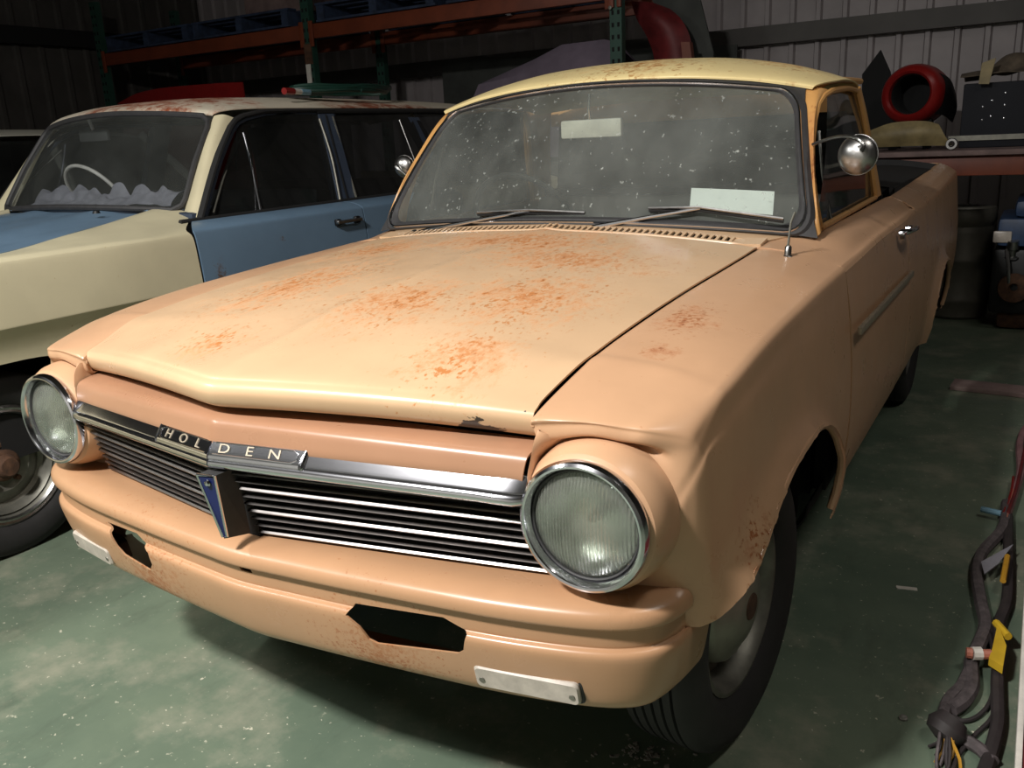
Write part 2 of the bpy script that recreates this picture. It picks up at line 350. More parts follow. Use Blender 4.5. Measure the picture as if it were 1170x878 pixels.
# lamps that light the place (out of frame); the right-hand batten is added fill
lr = root('work_lamp', LAMP_A, 'rectangular work lamp hung in front of the tan ute', 'lamp', local=True)
q = (Vector(AIM_A)-Vector(LAMP_A)).to_track_quat('-Z', 'Y')
lh = MB().box(q @ Vector((0, 0, .05)), (.42, .30, .07), q, .01).build('housing', 'blackp', lr)
MB().tube([q @ Vector((0, 0, .08)), (0, 0, .4), (0, 0, 4.2-LAMP_A[2])], .006).build('cord', 'blackp', lr)
for nm, L, s in (('ceiling_batten', LAMP_B, 'fluorescent batten hanging in front of the cream and blue wagon'), ('ceiling_batten.001', FILL_C, 'added fill light in a batten housing right of the ute bonnet'), ('ceiling_batten.002', LAMP_D, 'fluorescent batten hanging near the back right of the shed')):
    r = root(nm, L, s, 'lamp', 'fluorescent battens', True)
    MB().box((0, 0, .06), (1.3, .14, .07), None, .01).build('housing', 'white', r)
    for sx in (-.5, .5): MB().tube([(sx, 0, .09), (sx, 0, 4.2-L[2])], .004, 6).build('hanger', 'steel', r)

# ------------------------------------------------------------------ the tan ute
UTE = root('ute', (0, 2.2, 0), 'tan peach ute with pale yellow roof and rusty bonnet, parked in the middle', 'car')
GAP = [(0, .868), (.105, .889), (.124, .900), (.169, .915), (.243, .930), (.363, .945), (.514, .959), (.692, .973), (1.023, .990), (1.21, 1.001), (1.40, 1.012), (2.5, 1.02)]
GX = [(.1, .574), (.169, .585), (.6, .597), (1.02, .61), (1.21, .617), (1.4, .627)]
CZ = [(0, .850), (.10, .860), (.18, .880), (.28, .902), (.41, .920), (.55, .934), (.88, .950), (1.29, .962), (1.7, .974), (2.4, .979), (3.2, .985), (4.5, 1.0)]
CX = [(0, .775), (.1, .79), (.2, .81), (.35, .82), (1.3, .826), (2.4, .832), (3.4, .828), (4.5, .80)]
AY, AZ, AA, AB = .655, .40, .425, .305       # front wheel arch
RY = AY+2.667
AP = [(1.030, .355), (1.046, .43), (1.042, .50), (1.018, .56), (.972, .61), (.905, .65), (.82, .677), (.73, .692), (.62, .694), (.53, .686), (.45, .666), (.375, .636), (.30, .596), (.24, .562), (.195, .53), (.17, .50)]
AR = [(.385*cos(a)*(1 if abs(cos(a)) < .9 else 1), .40+.27*sin(a)) for a in [radians(-8+196*k/14) for k in range(15)]]
def arch(cy, n=40, k=1., zb=-.05):
    c = curve([(p[0]-.655, p[1], 0) for p in AP], n+1) if cy < 2 else curve([(p[0], p[1], 0) for p in AR], n+1)
    return [(cy+c[0].x*k, zb)]+[(cy+p.x*k, .4+(p.y-.4)*k) for p in c]+[(cy+c[-1].x*k, zb)]
AA, AB, AYC = .45, .295, .63
def flare(v):
    for cy, aa, ab in ((AYC, AA, AB), (RY, .385, .27)):
        d = sqrt(((v.y-cy)/aa)**2+((max(v.z, .40)-AZ)/ab)**2)
        if v.x > .7 and d < 1.3:
            t = min(1, max(0, 1-(d-1)/.3)); v = Vector((v.x+.030*t*t*t, v.y, v.z))
    return v
def side_profile(y, x0=None, z0=None, bottom=.368):
    xc, zc = interp(CX, y), interp(CZ, y); xg, zg = (x0, z0) if x0 else (interp(GX, y), interp(GAP, y)); k = xc-.82
    return [(xg, y, zg-.028), (xg+.004, y, zg-.003), (lerp(xg, xc, .5), y, lerp(zg, zc, .5)+.008), (xc-.055, y, lerp(zg, zc, .78)+.0065), (xc-.020, y, zc+.0042), (xc-.005, y, zc-.002), (xc+.004, y, zc-.014), (xc+.0085, y, zc-.042),
            (.838+k, y, min(.84, zc-.078)), (.849+k, y, min(.72, zc-.175)), (.853+k, y, .60), (.848+k, y, .50), (.838+k, y, .43), (.824+k, y, bottom)]
HL = Vector((.674, .061, .731))
def ring(deg, r, y): return (HL.x+r*cos(radians(deg)), y, HL.z+r*sin(radians(deg)))
degs = [150, 128, 98, 62, 42, 26, 5, -25, -50, -72, -95, -115]
rowB = [ring(d, .124, .14) for d in degs]
rowF = [(.5735, .118, .862), (.5775, .108, .886), (.66, .116, .889), (.760, .142, .880), (.800, .176, .868), (.812, .190, .852), (.825, .204, .812), (.833, .208, .71), (.833, .21, .60), (.822, .216, .50), (.80, .225, .40), (.785, .24, .31)]
rowE = [(.5735, .112, .858), (.5785, .098, .866), (.66, .104, .877), (.755, .126, .867), (.796, .156, .853)]
rowU = [(.575, .118, .836), (.586, .106, .840), (.66, .108, .858), (.745, .126, .850), (.784, .146, .838)]
rowI = [(.582, .150, .836), (.594, .150, .840), (.66, .152, .856), (.735, .150, .846), (.774, .144, .826)]
for k in range(5, 12):
    b, f = Vector(rowB[k]), Vector(rowF[k])
    for row, t_, bl in ((rowI, .25, .6), (rowU, .52, 1.), (rowE, .80, .8)): row.append(tuple(b.lerp(f, t_)+Vector((.005, -.010, .002))*bl))
for row in (rowF, rowE, rowU, rowI, rowB):          # two extra columns beside the crease
    q5 = Vector(row[5]).lerp(Vector(row[6]), .5); row.insert(6, tuple(q5)); row.insert(3, tuple(Vector(row[2]).lerp(Vector(row[3]), .62)))
frows = [side_profile(y) for y in (1.198, 1.05, .9, .75, .6, .48, .38, .31, .26)]+[rowF, rowE, rowU, rowI, rowB]
for sd in (0, 1):
    cut = prism(arch(AY), 'X', -1 if sd else .45, -.45 if sd else 1)
    sheet('fender', frows, 110, 70, 'peach', UTE, .004, flip=True, mirror=bool(sd), cutters=[cut, prism([(-.3, -.1), (.3, -.1), (.3, .44), (.26, .50), (.22, .525), (-.3, .525)], 'X', -1 if sd else .45, -.45 if sd else 1)], warp=flare)
    s = -1 if sd else 1
    # rolled arch lip and dark liner
    a = arch(AY, 40, 1.); lip = [(s*(.846+.008+.013), p[0], p[1]) for p in a[1:-1]]
    lv = [(s*x, p[0], p[1]) for x in (.775, .60) for p in arch(AY, 30, 1.02)[1:-1]]
    n = 31; mesh('wheel_well', lv, [(i, i+1, n+i+1, n+i) for i in range(n-1)]+[tuple(range(n, 2*n))], 'under', UTE)
def side_x(y, z):
    pr = [(p[2], p[0]) for p in side_profile(y)[6:]][::-1]
    return flare(Vector((interp(pr, z), y, z))).x
for s in (1, -1):
    for cy in (AY, RY):
        o = [p for p in arch(cy, 60)[1:-1] if p[1] > .378 and p[0] > .27]; MB().tube([(s*(side_x(p[0], p[1])-.010), p[0], p[1]) for p in o], .0095, 8).build('arch_lip', 'peach', UTE)
# bonnet
def bon_z(x, y):
    t = min(1, abs(x)/interp(GX, y)); return interp(GAP, y)+.034*(1-t*t)+.006*math.exp(-(x/.035)**2)
def lipY(t): return -.044+.149*(sqrt(t*t+.0016)-.04)/.961
def lipZ(t): return .916-.027*t*t
ts = [-1, -.86, -.7, -.52, -.34, -.17, -.06, 0, .06, .17, .34, .52, .7, .86, 1]
brow = []
for dy, dz in ((.045, -.052), (.022, -.050), (.008, -.040), (.0, -.020), (.004, -.006), (.016, .001), (.045, .011)):
    brow.append([(t*.5715, lipY(abs(t))+dy, lipZ(t)+dz) for t in ts])
for y in (.22, .30, .42, .58, .76, .96, 1.10, 1.205):
    xs = interp(GX, y)-.0022; f = max(0, (.35-y)/.35)
    row = []
    for t in ts:
        yy = y+(lipY(abs(t))-.05)*f*.9; row.append((t*xs, yy, max(bon_z(t*xs, yy), lipZ(t)+.004 if yy < .12 else 0)))
    brow.append(row)
brow.append([(t*(interp(GX, 1.2)-.004), 1.208, bon_z(t*.61, 1.2)-.02) for t in ts])
brow = [[(p[0]-.003, p[1], p[2]) for p in r] for r in brow]
sheet('bonnet', brow, 120, 90, 'peach_bonnet', UTE, .004)
# nose panel between bonnet and grille header
def barY(x): return -.052+.195*abs(x)
def barZ(x): return .803-.015*abs(x)/.57
nrows = []
for k, (dy, dz) in enumerate(((.075, .053), (.042, .051), (.016, .043), (.006, .02), (.004, -.005), (.02, -.02))):
    nrows.append([(t*(.578-.012*k/5), barY(t*.575)+dy+(.012*(1-abs(t)) if k < 2 else 0), barZ(t*.57)+dz*(1-.18*abs(t))) for t in ts])
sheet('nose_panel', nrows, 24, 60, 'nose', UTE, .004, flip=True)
MB().box((0, .23, .64), (1.3, .02, .42)).build('radiator_panel', 'under', UTE, False)
bk = [[(t*.60, barY(t*.6)+.075+.05*(1-k), .585+.23*k) for t in ts] for k in (0, .5, 1)]
sheet('grille_backing', bk, 4, 40, 'black', UTE, .003)
for s in (-1, 1):
    ed = [(.585, .092, .862), (.5835, .078, .845), (.580, .070, .815), (.577, .067, .785), (.576, .075, .74), (.578, .105, .69), (.584, .118, .64), (.60, .13, .60)]
    rg_ = [ring(a, .1225, .128) for a in (112, 125, 140, 155, 172, 190, 210, 230)]
    sheet('headlight_surround', [[(s*p[0], p[1]+.05, p[2]) for p in ed], [(s*p[0], p[1], p[2]) for p in ed], [(s*p[0], p[1], p[2]) for p in rg_], [(s*p[0], p[1]+.04, p[2]) for p in rg_]], 14, 40, 'peach', UTE, .002)
    sheet('under_lamp_panel', [[(s*.59, .14, .64), (s*.66, .14, .625), (s*.74, .15, .63)], [(s*.59, .16, .54), (s*.66, .16, .54), (s*.74, .17, .54)]], 6, 12, 'peach', UTE, .003)
# headlights
for s in (1, -1):
    c = Vector((s*HL.x, HL.y, HL.z)); ax = (0, -1, 0)
    hb = MB().lathe([(.1245, -.082), (.1235, -.05), (.119, -.025), (.112, -.012), (.104, -.008)], c, ax, 56).build('headlight', 'peach', UTE)
    MB().lathe([(.1035, -.014), (.1065, -.004), (.107, .004), (.1045, .011), (.100, .014), (.0965, .013), (.0935, .008), (.0925, .001), (.0905, -.004), (.0885, -.0045), (.0870, -.010)], c, ax, 64).build('bezel', 'chrome', hb)
    MB().lathe([(.0905, -.004), (.0895, -.0015), (.0872, -.003), (.0868, -.010)], c, ax, 56).build('lens_gasket', 'seal', hb)
    pr = [(.0868*sin(a), -.006+.020*cos(a)-.006) for a in [pi/2*k/9 for k in range(9, 0, -1)]]+[(1e-4, .008)]
    lo = MB().lathe(pr, c, ax, 56).build('lens', 'lens', hb)
    solid(lo, .003)
    pr = [(.086*sin(a), -.015-.055*cos(a)) for a in [pi/2*k/10 for k in range(10, 0, -1)]]+[(1e-4, -.07)]
    MB().lathe(pr, c, ax, 56).build('reflector', 'reflector', hb)
    MB().lathe([(1e-4, -.03), (.008, -.032), (.010, -.045), (.010, -.066)], c, ax, 16).build('bulb', 'chrome_dull', hb)
# grille
GR = MB().box((0, .02, .68), (.05, .03, .15)).build('grille', 'black', UTE, False)
def gY(x, z): return barY(x)+.004+.050*(.757-z)/.14
for i in range(9):
    z = .749-.0170*i; thick = i in (2, 5, 8); h = .0042 if thick else .0026
    for s in (-1, 1):
        xe = .567+.006*i*.4; m = MB(); ps = [Vector((s*x, gY(x, z), z-.012*x)) for x in [.022+(xe-.022)*k/6 for k in range(7)]]
        vs = []
        for p in ps: vs += [p+Vector((0, .012, h)), p+Vector((0, 0, h*.8)), p+Vector((0, -.003, 0)), p+Vector((0, 0, -h*.8)), p+Vector((0, .012, -h))]
        m.add((vs, grid_faces(7, 5, s < 0)+[(0, 1, 2, 3, 4), tuple(range(30, 35))])).build('bar', 'alu', GR)
for s in (-1, 1):                                   # chrome header bar, its face leaning back; raised in the middle for the letters
    prof = [(.026, .002), (.013, .004), (.010, .001), (-.004, -.019), (-.006, -.022), (-.010, -.025), (-.013, -.030), (-.011, -.036), (.006, -.039)]
    rows = [[(s*x, barY(x)+a, barZ(x)+b) for a, b in prof] for x in [.001+.567*k/8 for k in range(9)]]
    rows.append([(s*.570, barY(.57)+.012, barZ(.57)+lerp(b, -.018, .5)) for a, b in prof])
    sheet('header_bar', rows, 24, 30, 'chrome', GR, .003, flip=s > 0, angle=50)
    prof = [(.026, .012), (.017, .013), (.012, .010), (-.008, -.017), (-.006, -.021), (.0, -.023)]
    rows = [[(s*x, barY(x)+a-.002, barZ(x)+b) for a, b in prof] for x in (.001, .06, .12, .17, .183, .188)]
    rows.append([(s*.190, barY(.19)+.012, barZ(.19)+b*.8) for a, b in prof])
    sheet('name_plate', rows, 20, 22, 'chrome', GR, .003, flip=s > 0, angle=50)
    def onf(x, v): return Vector((s*x, barY(x)+lerp(.0075, -.0095, v)-.0035, barZ(x)+lerp(.0075, -.0155, v)+.001))
    MB().tube([onf(x, v) for x, v in ((.010, .12), (.165, .12), (.177, .3), (.177, .72), (.167, .9), (.010, .9))], .0013, 6).build('name_plate_rim', 'chrome', GR)
ang = math.atan(.195); tilt = math.atan2(.017, .023)
for ch, x in zip('HOLDEN', (-.145, -.092, -.040, .030, .082, .132)):
    me = text_mesh(ch, .024, .0012); s = 1 if x > 0 else -1; ax_ = abs(x)
    for v in me.vertices:
        p = Vector((v.co.x*1.45, -v.co.z, v.co.y)); p.rotate(Matrix.Rotation(-tilt, 3, 'X')); p.rotate(Matrix.Rotation(s*ang, 3, 'Z')); v.co = p+Vector((x, barY(ax_)-.0045, barZ(ax_)-.0035))
    link('letter', me, GR, 'strip', False)
# centre emblem: tall tapered shield
vs = [(-.010, -.082, .757), (.026, -.074, .757), (.016, -.058, .628), (.007, -.061, .626), (-.010, -.03, .757), (.030, -.03, .757), (.024, -.015, .620), (.006, .0, .620)]
EMB = mesh('emblem', vs, [(0, 3, 2, 1), (0, 1, 5, 4), (1, 2, 6, 5), (2, 3, 7, 6), (3, 0, 4, 7), (4, 5, 6, 7)], 'seal', GR, False)
def shield(k, y): return [(-.010+.004*k, -.083-y, .757-.004*k), (.026-.004*k, -.075-y, .757-.004*k), (.0155-.002*k, -.0595-y, .632), (.0075+.002*k, -.0625-y, .631)]
MB().tube(curve(shield(0, .001)+shield(0, .001)[:1], 5), .0028, 8).build('emblem_rim', 'chrome', GR)
mesh('emblem_field', shield(1, .0015), [(0, 3, 2, 1)], 'emb', GR, False)
MB().lathe([(.0001, .005), (.0045, .004), (.0065, 0)], (.009, -.0795, .742), (0, -1, 0), 16).build('emblem_lion', 'chrome', GR)
# bumper
path = [(0, -.050, 0, 1), (.10, -.043, -.07, 1), (.25, -.029, -.08, 1), (.4, -.012, -.1, 1), (.52, .004, -.14, 1), (.62, .024, -.22, 1), (.70, .047, -.36, .93), (.750, .072, -.55, .83), (.783, .103, -.8, .6), (.800, .140, -.95, .3), (.807, .178, -1, .1), (.811, .215, -1, 0), (.813, .262, -1, 0)]
bprof = [(.135, .594), (.095, .599), (.055, .604), (.028, .602), (.009, .595), (.001, .585), (0, .572), (.003, .565), (.0125, .562), (.0145, .558), (.0165, .530), (.017, .524), (.009, .520), (.006, .508), (.013, .472), (.024, .432), (.036, .406), (.058, .388), (.095, .380), (.15, .380)]
def brows():
    rr = []
    for (x, y, nx, ny) in path:
        q = sqrt(nx*nx+ny*ny); e = max(0, (y-.12)/.15)
        rr.append([(x+nx/q*o*(1-.45*e), y+ny/q*o*(1-.45*e), z+(.012*e if k > 11 else 0)) if k > 10 or y < .2 else (x-.022, y, .527+.004*(10-k)/10) for k, (o, z) in enumerate(bprof)])
    return mx_rows(rr[:0:-1])+rr
def mx_rows(rr): return [[(-p[0], p[1], p[2]) for p in r] for r in rr]
slotR = [(.247, .512), (.262, .533), (.436, .541), (.482, .521), (.474, .490), (.462, .481), (.300, .462), (.284, .468), (.272, .492)]
slotL = [(-.462, .536), (-.340, .540), (-.290, .512), (-.290, .484), (-.312, .462), (-.405, .474), (-.425, .490), (-.436, .512)]
hole = [(.0, .563), (.030, .563), (.036, .549), (.008, .549)]
BUM = sheet('bumper', brows(), 150, 60, 'peach_shaded', UTE, .004, cutters=[prism(slotR, 'Y', -.2, .085), prism(slotL, 'Y', -.2, .085), prism(hole, 'Y', -.2, .03)])
for s in (1, -1):                                    # parking lamps under the bumper
    pl = [Vector(p) for p in ((s*.479, .027, .468), (s*.666, .061, .463), (s*.665, .070, .417), (s*.481, .037, .418))]
    c = sum(pl, Vector())/4; u = (pl[1]-pl[0]+pl[2]-pl[3]).normalized(); v = (pl[0]-pl[3]+pl[1]-pl[2]).normalized(); nrm = (u.cross(v) if s > 0 else v.cross(u)).normalized()
    if nrm.y > 0: nrm = -nrm
    def rr(a, b, rad, off, n=4):
        o = []
        for k, (sx, sy) in enumerate(((1, 1), (-1, 1), (-1, -1), (1, -1))):
            for j in range(n+1):
                an = pi/2*k+pi/2*j/n; o.append(c+u*(sx*(a-rad)+rad*cos(an))+v*(sy*(b-rad)+rad*sin(an))+nrm*off)
        return o
    def plate(name, specs, mat, par):
        vs = []; [vs.extend(rr(*q)) for q in specs]; n = 20
        return mesh(name, vs, grid_faces(len(specs), n, s < 0, True)+[tuple(range((len(specs)-1)*n, len(specs)*n))], mat, par)
    pk = plate('parking_lamp', [(.095, .0265, .010, -.03), (.096, .0275, .010, .006), (.094, .0255, .010, .009)], 'seal', UTE)
    plate('lamp_lens', [(.091, .0225, .009, .004), (.091, .0225, .009, .014), (.088, .0195, .008, .018)], 'lampw', pk)
    for q in (-.078, .078): MB().lathe([(.0055, .017), (.005, .0195), (1e-4, .0195)], c+u*q+v*(-.004), nrm, 12).build('screw', 'steel', pk)
# cowl with the row of vent slots
def wsb(t): return Vector((.719*t, 1.290+.066*t*t, 1.046-.033*t*t))
def wst(t): return Vector((.608*t, 1.565+.085*t*t, 1.448-.055*t*t))
tt = [-1, -.9, -.72, -.5, -.25, 0, .25, .5, .72, .9, 1]
def ws(t, f, off=0.):
    p = wsb(t).lerp(wst(t), f); p.y += -.018*sin(pi*f)*1.0+off; p.z += .004*sin(pi*f); return p
CO = sheet('cowl_panel', [[(t*.612, 1.210, bon_z(t*.612, 1.205)-.022) for t in ts], [(t*.612, 1.211, bon_z(t*.612, 1.205)+.001) for t in ts], [(t*.612, 1.226, bon_z(t*.612, 1.205)+.003) for t in ts]], 6, 50, 'peach_bonnet', UTE, .003)
sheet('cowl_rear_rail', [[(t*.615, 1.257+.006*abs(t), bon_z(t*.612, 1.205)+.008) for t in ts], [(t*.66, lerp(1.257, wsb(t).y+.02, .8), lerp(bon_z(t*.61, 1.2), wsb(t).z, .9)) for t in ts], [(t*.70, wsb(t).y+.03, wsb(t).z-.01) for t in ts]], 6, 50, 'peach_bonnet', UTE, .003)
fn = MB()
for k in range(58):
    x = -.535+1.07*k/57; fn.box((x, 1.241, bon_z(x, 1.205)+.004), (.0085, .034, .006), quat(12))
fn.build('vent_fin', 'peach_bonnet', CO, False)['kind'] = 'stuff'
for s in (-1, 1):
    MB().box((s*.577, 1.241, bon_z(.577, 1.205)+.003), (.084, .062, .008), quat(8)).build('vent_end', 'peach_bonnet', CO, False)
MB().box((0, 1.24, .955), (1.2, .05, .03)).build('vent_cavity', 'black', CO, False)
MB().box((0, .72, .68), (1.1, .95, .36)).build('engine_bay', 'under', UTE, False)
MB().box((0, 2.75, .42), (1.50, 2.9, .22)).build('underbody', 'under', UTE, False)
MB().box((0, 1.0, .40), (.9, 1.2, .16)).build('subframe', 'under', UTE, False)

# shoulder, doors, tub
for sd in (0, 1):
    s = -1 if sd else 1; mir = bool(sd)
    def sh(y):
        xc, zc = interp(CX, y), interp(CZ, y); x0 = interp([(1.198, .617), (1.3, .622), (1.38, .665), (1.46, .715), (2.6, .735)], y); z0 = interp([(1.198, 1.001), (1.4, 1.013), (2.6, 1.022)], y)
        return [(x0-.02, y, z0-.03), (x0, y, z0), (lerp(x0, xc, .5), y, lerp(z0, zc, .5)+.007), (xc-.020, y, zc+.0042), (xc-.005, y, zc-.002), (xc+.004, y, zc-.014)]
    sheet('shoulder_panel', [sh(y) for y in (1.1985, 1.3, 1.45, 1.7, 2.0, 2.25, 2.46)], 40, 26, 'peach', UTE, .004, mirror=mir)
    def dsec(y, lo=.372):
        xc, zc = interp(CX, y), interp(CZ, y); k = xc-.82
        return [(xc+.0040, y, zc-.0145), (xc+.010, y, zc-.05), (.841+k, y, .84), (.852+k, y, .72), (.855+k, y, .60), (.851+k, y, .50), (.840+k, y, .43), (.825+k, y, lo)]
    DR = sheet('door', [dsec(y) for y in (1.204, 1.4, 1.6, 1.8, 2.0, 2.222)], 30, 40, 'peach', UTE, .006, mirror=mir)
    sheet('sill', [[(s*.805, y, .40), (s*.795, y, .35), (s*.76, y, .30)] for y in (1.04, 1.6, 2.2, 2.9)], 10, 10, 'under', UTE, .004, flip=s < 0)
    MB().box((s*.795, 1.70, .64), (.03, 1.0, .54)).build('door_inner', 'under', DR, False)
    st = MB(); st.box((0, 0, 0), (.012, 1.0, .020), None, .004); st.v = [p+Vector((s*.868, 1.712, .792-.013*(p.y))) for p in st.v]; st.build('trim_strip', 'strip', DR)
    hd = MB().tube(curve([(s*.846, 1.98, .948), (s*.868, 1.985, .952), (s*.879, 2.03, .953), (s*.880, 2.10, .951), (s*.872, 2.135, .948), (s*.846, 2.14, .946)], 20), .011, 10, True, .8).build('handle', 'chrome', DR)
    MB().tube([(s*.85, 1.985, .945), (s*.862, 1.985, .945)], .016, 12).build('handle_base', 'chrome_dull', DR)
    def tsec(y):
        b = dsec(y, .375); xc, zc = interp(CX, y), interp(CZ, y); xi = interp([(2.2, .735), (4.5, .70)], y)
        return [(xi-.005, y, zc-.12), (xi, y, zc+.030), (lerp(xi, xc, .5), y, zc+.026), (xc-.018, y, zc+.008), (xc-.004, y, zc-.002)]+b
    ys = (2.228, 2.5, 2.8, 3.1, 3.4, 3.7, 4.0, 4.3, 4.46, 4.5)
    rows = [tsec(y) for y in ys]; rows[0][:5] = [(p[0], 2.46, p[2]) for p in tsec(2.46)[:5]]
    rows = [tsec(2.462)[:5]+tsec(2.228)[5:]]+rows[1:]
    rows.append([(p[0]*.985, 4.52, p[2]) for p in tsec(4.5)]); rows.append([(p[0]*.90, 4.535, p[2]) for p in tsec(4.5)])
    sheet('tub_side', rows, 90, 60, 'peach', UTE, .004, flip=False, mirror=mir, cutters=[prism(arch(RY), 'X', -1 if sd else .45, -.45 if sd else 1)], warp=flare)
    n = 31; lv = [(s*x, p[0], p[1]) for x in (.835, .60) for p in arch(RY, 30, 1.02)[1:-1]]
    mesh('wheel_well', lv, [(i, i+1, n+i+1, n+i) for i in range(n-1)]+[tuple(range(n, 2*n))], 'under', UTE)
    # pillars and side window
    A = [ws(1.006, f, .002) for f in (-.01, .15, .3, .45, .6, .75, .9, 1.0)]
    B = curve([at(937, 261, 'Y', 1.435), at(929, 215, 'Y', 1.45), at(927, 175, 'Y', 1.505), at(931, 133, 'Y', 1.60), at(938, 113, 'Y', 1.66), at(950, 104, 'Y', 1.74)], 8)
    mid = [(a+b)/2+Vector((.010, -.012, .004)) for a, b in zip(A, B)]
    inn = [b+Vector((-.025, .012, 0)) for b in B]
    sheet('windscreen_pillar', [A, mid, B, inn], 16, 24, 'pillar', UTE, .004, mirror=mir, flip=True)
    C = curve([at(1000, 226, 'Y', 2.36), at(995, 190, 'Y', 2.33), at(987, 140, 'Y', 2.28), at(979, 104, 'Y', 2.22)], 8)
    D = [c+Vector((.004-.012*i/7, .085-.01*i/7, .005+.012*i/7)) for i, c in enumerate(C)]
    E_ = curve([(.66, 2.485, 1.02), (.645, 2.45, 1.14), (.61, 2.39, 1.29), (.56, 2.32, 1.41)], 8)
    sheet('rear_pillar', [[c+Vector((-.03, -.004, 0)) for c in C], C, [(c+d)/2+Vector((.006, 0, 0)) for c, d in zip(C, D)], D, E_], 16, 24, 'pillar', UTE, .004, mirror=mir, flip=True)
    top = curve([B[-1], at(960, 102, 'Y', 1.88), at(970, 101, 'Y', 2.05), C[-1]], 10)
    bot = curve([B[0], B[0].lerp(C[0], .33), B[0].lerp(C[0], .66), C[0]], 10)
    WF = MB().tube([Vector((s*p.x, p.y, p.z)) for p in (list(B)+top[1:-1]+list(C)[::-1]+bot[::-1])]+[Vector((s*B[0].x, B[0].y, B[0].z))], .009, 8, False).build('window_frame', 'pillar', UTE)
    off = Vector((-.012, 0, 0)); rows = []
    for i in range(6): rows.append([Vector((s*p.x, p.y, p.z)) for p in [bot[j].lerp(top[j], i/5)+off+Vector((.010*sin(pi*i/5), 0, 0)) for j in range(10)]])
    sheet('window_glass', rows, 8, 12, 'sideglass', WF, 0)
    MB().tube([Vector((s*p.x, p.y, p.z)) for p in (at(950, 252, 'Y', 1.62), at(940, 200, 'Y', 1.62), at(936, 150, 'Y', 1.66))], .005, 8).build('vent_window_bar', 'chrome_dull', WF)
    rl = curve([at(926, 113, 'Y', 1.655), at(936, 98, 'Y', 1.72), at(954, 92, 'Y', 1.90), at(970, 92, 'Y', 2.08), at(983, 93, 'Y', 2.25)], 12)
    MB().tube([Vector((s*p.x, p.y, p.z)) for p in rl], .010, 8).build('drip_rail', 'pillar', UTE)
# roof
def roofrow(y, zc, ze, xe, ye=None):
    ye = y if ye is None else ye
    return [(xe*t, lerp(y, ye, t*t), lerp(zc, ze, abs(t)**2.6)) for t in (-1, -.96, -.86, -.7, -.45, -.2, 0, .2, .45, .7, .86, .96, 1)]
rr_ = [roofrow(1.560, 1.448, 1.388, .632, 1.650), roofrow(1.562, 1.456, 1.398, .640, 1.655), roofrow(1.60, 1.474, 1.406, .655, 1.70), roofrow(1.70, 1.500, 1.412, .668, 1.78), roofrow(1.85, 1.520, 1.418, .676, 1.88),
       roofrow(2.02, 1.525, 1.418, .676, 2.02), roofrow(2.18, 1.512, 1.412, .668, 2.14), roofrow(2.30, 1.485, 1.404, .655, 2.23), roofrow(2.36, 1.445, 1.395, .640, 2.28), roofrow(2.375, 1.41, 1.38, .62, 2.30)]
sheet('roof', rr_, 60, 60, 'roof_yellow', UTE, .004)
MB().box((0, 2.44, .98), (1.34, .012, .18)).build('cab_dark_sheet', 'under', UTE, False)  # dark sheet added over the cab back so the interior reads as shade
BPN = MB().box((0, 2.46, .99), (1.36, .02, .12)).build('cab_back', 'peach', UTE, False)
MB().box((0, 2.395, 1.37), (1.2, .02, .08)).build('rear_header', 'pillar', UTE, False)
sheet('rear_window', [[(-.62, 2.455, 1.05), (0, 2.475, 1.05), (.62, 2.455, 1.05)], [(-.56, 2.385, 1.35), (0, 2.405, 1.35), (.56, 2.385, 1.35)]], 4, 12, 'sideglass', UTE, .003)
# windscreen, rubber and bright moulding
sheet('windscreen', [[ws(t, f) for t in tt] for f in (.02, .25, .5, .75, .98)], 14, 40, 'screen', UTE, 0, flip=True)
def loop_on_glass(k, off):
    a = 1-k; lo, hi = k*1.15, 1-k*1.15; rx, ry = .085, .17; pts = []
    def add(t, f): pts.append(ws(t, f, off))
    for i in range(24): add(lerp(-a+rx, a-rx, i/23), lo)
    for j in range(1, 7): an = radians(-90+15*j); add(a-rx+rx*cos(an), lo+ry+ry*sin(an))
    for i in range(1, 12): add(a, lerp(lo+ry, hi-ry, i/12))
    for j in range(0, 7): an = radians(15*j); add(a-rx+rx*cos(an), hi-ry+ry*sin(an))
    for i in range(1, 24): add(lerp(a-rx, -a+rx, i/24), hi)
    for j in range(0, 7): an = radians(90+15*j); add(-a+rx+rx*cos(an), hi-ry+ry*sin(an))
    for i in range(1, 12): add(-a, lerp(hi-ry, lo+ry, i/12))
    for j in range(0, 6): an = radians(180+15*j); add(-a+rx+rx*cos(an), lo+ry+ry*sin(an))
    return pts+[pts[0]]
l0, l1, l2, l3 = loop_on_glass(-.012, -.003), loop_on_glass(.0, -.013), loop_on_glass(.03, -.012), loop_on_glass(.042, -.002)
n4 = len(l0); SE = mesh('windscreen_seal', l0+l1+l2+l3, grid_faces(4, n4, True), 'seal', UTE)
# fill the four corners between the rounded loop and the pillar
MB().tube(loop_on_glass(.016, -.014), .0042, 6, False).build('windscreen_moulding', 'chrome', SE)
cb = []
for (t, f, dt, df) in ((1, 0, -1, 1), (-1, 0, 1, 1), (1, 1, -1, -1), (-1, 1, 1, -1)):
    e = .0; vs = [ws(t*1.012, f-df*.012, -.004)]
    for j in range(7):
        an = pi/2*j/6; vs.append(ws(t+dt*.085*(1-cos(an))*1., f+df*.17*(1-sin(an)), -.006))
    flip = (t*df) < 0
    mesh('seal_corner', vs, [((0, i, i+1) if flip else (0, i+1, i)) for i in range(1, 7)], 'seal', SE)
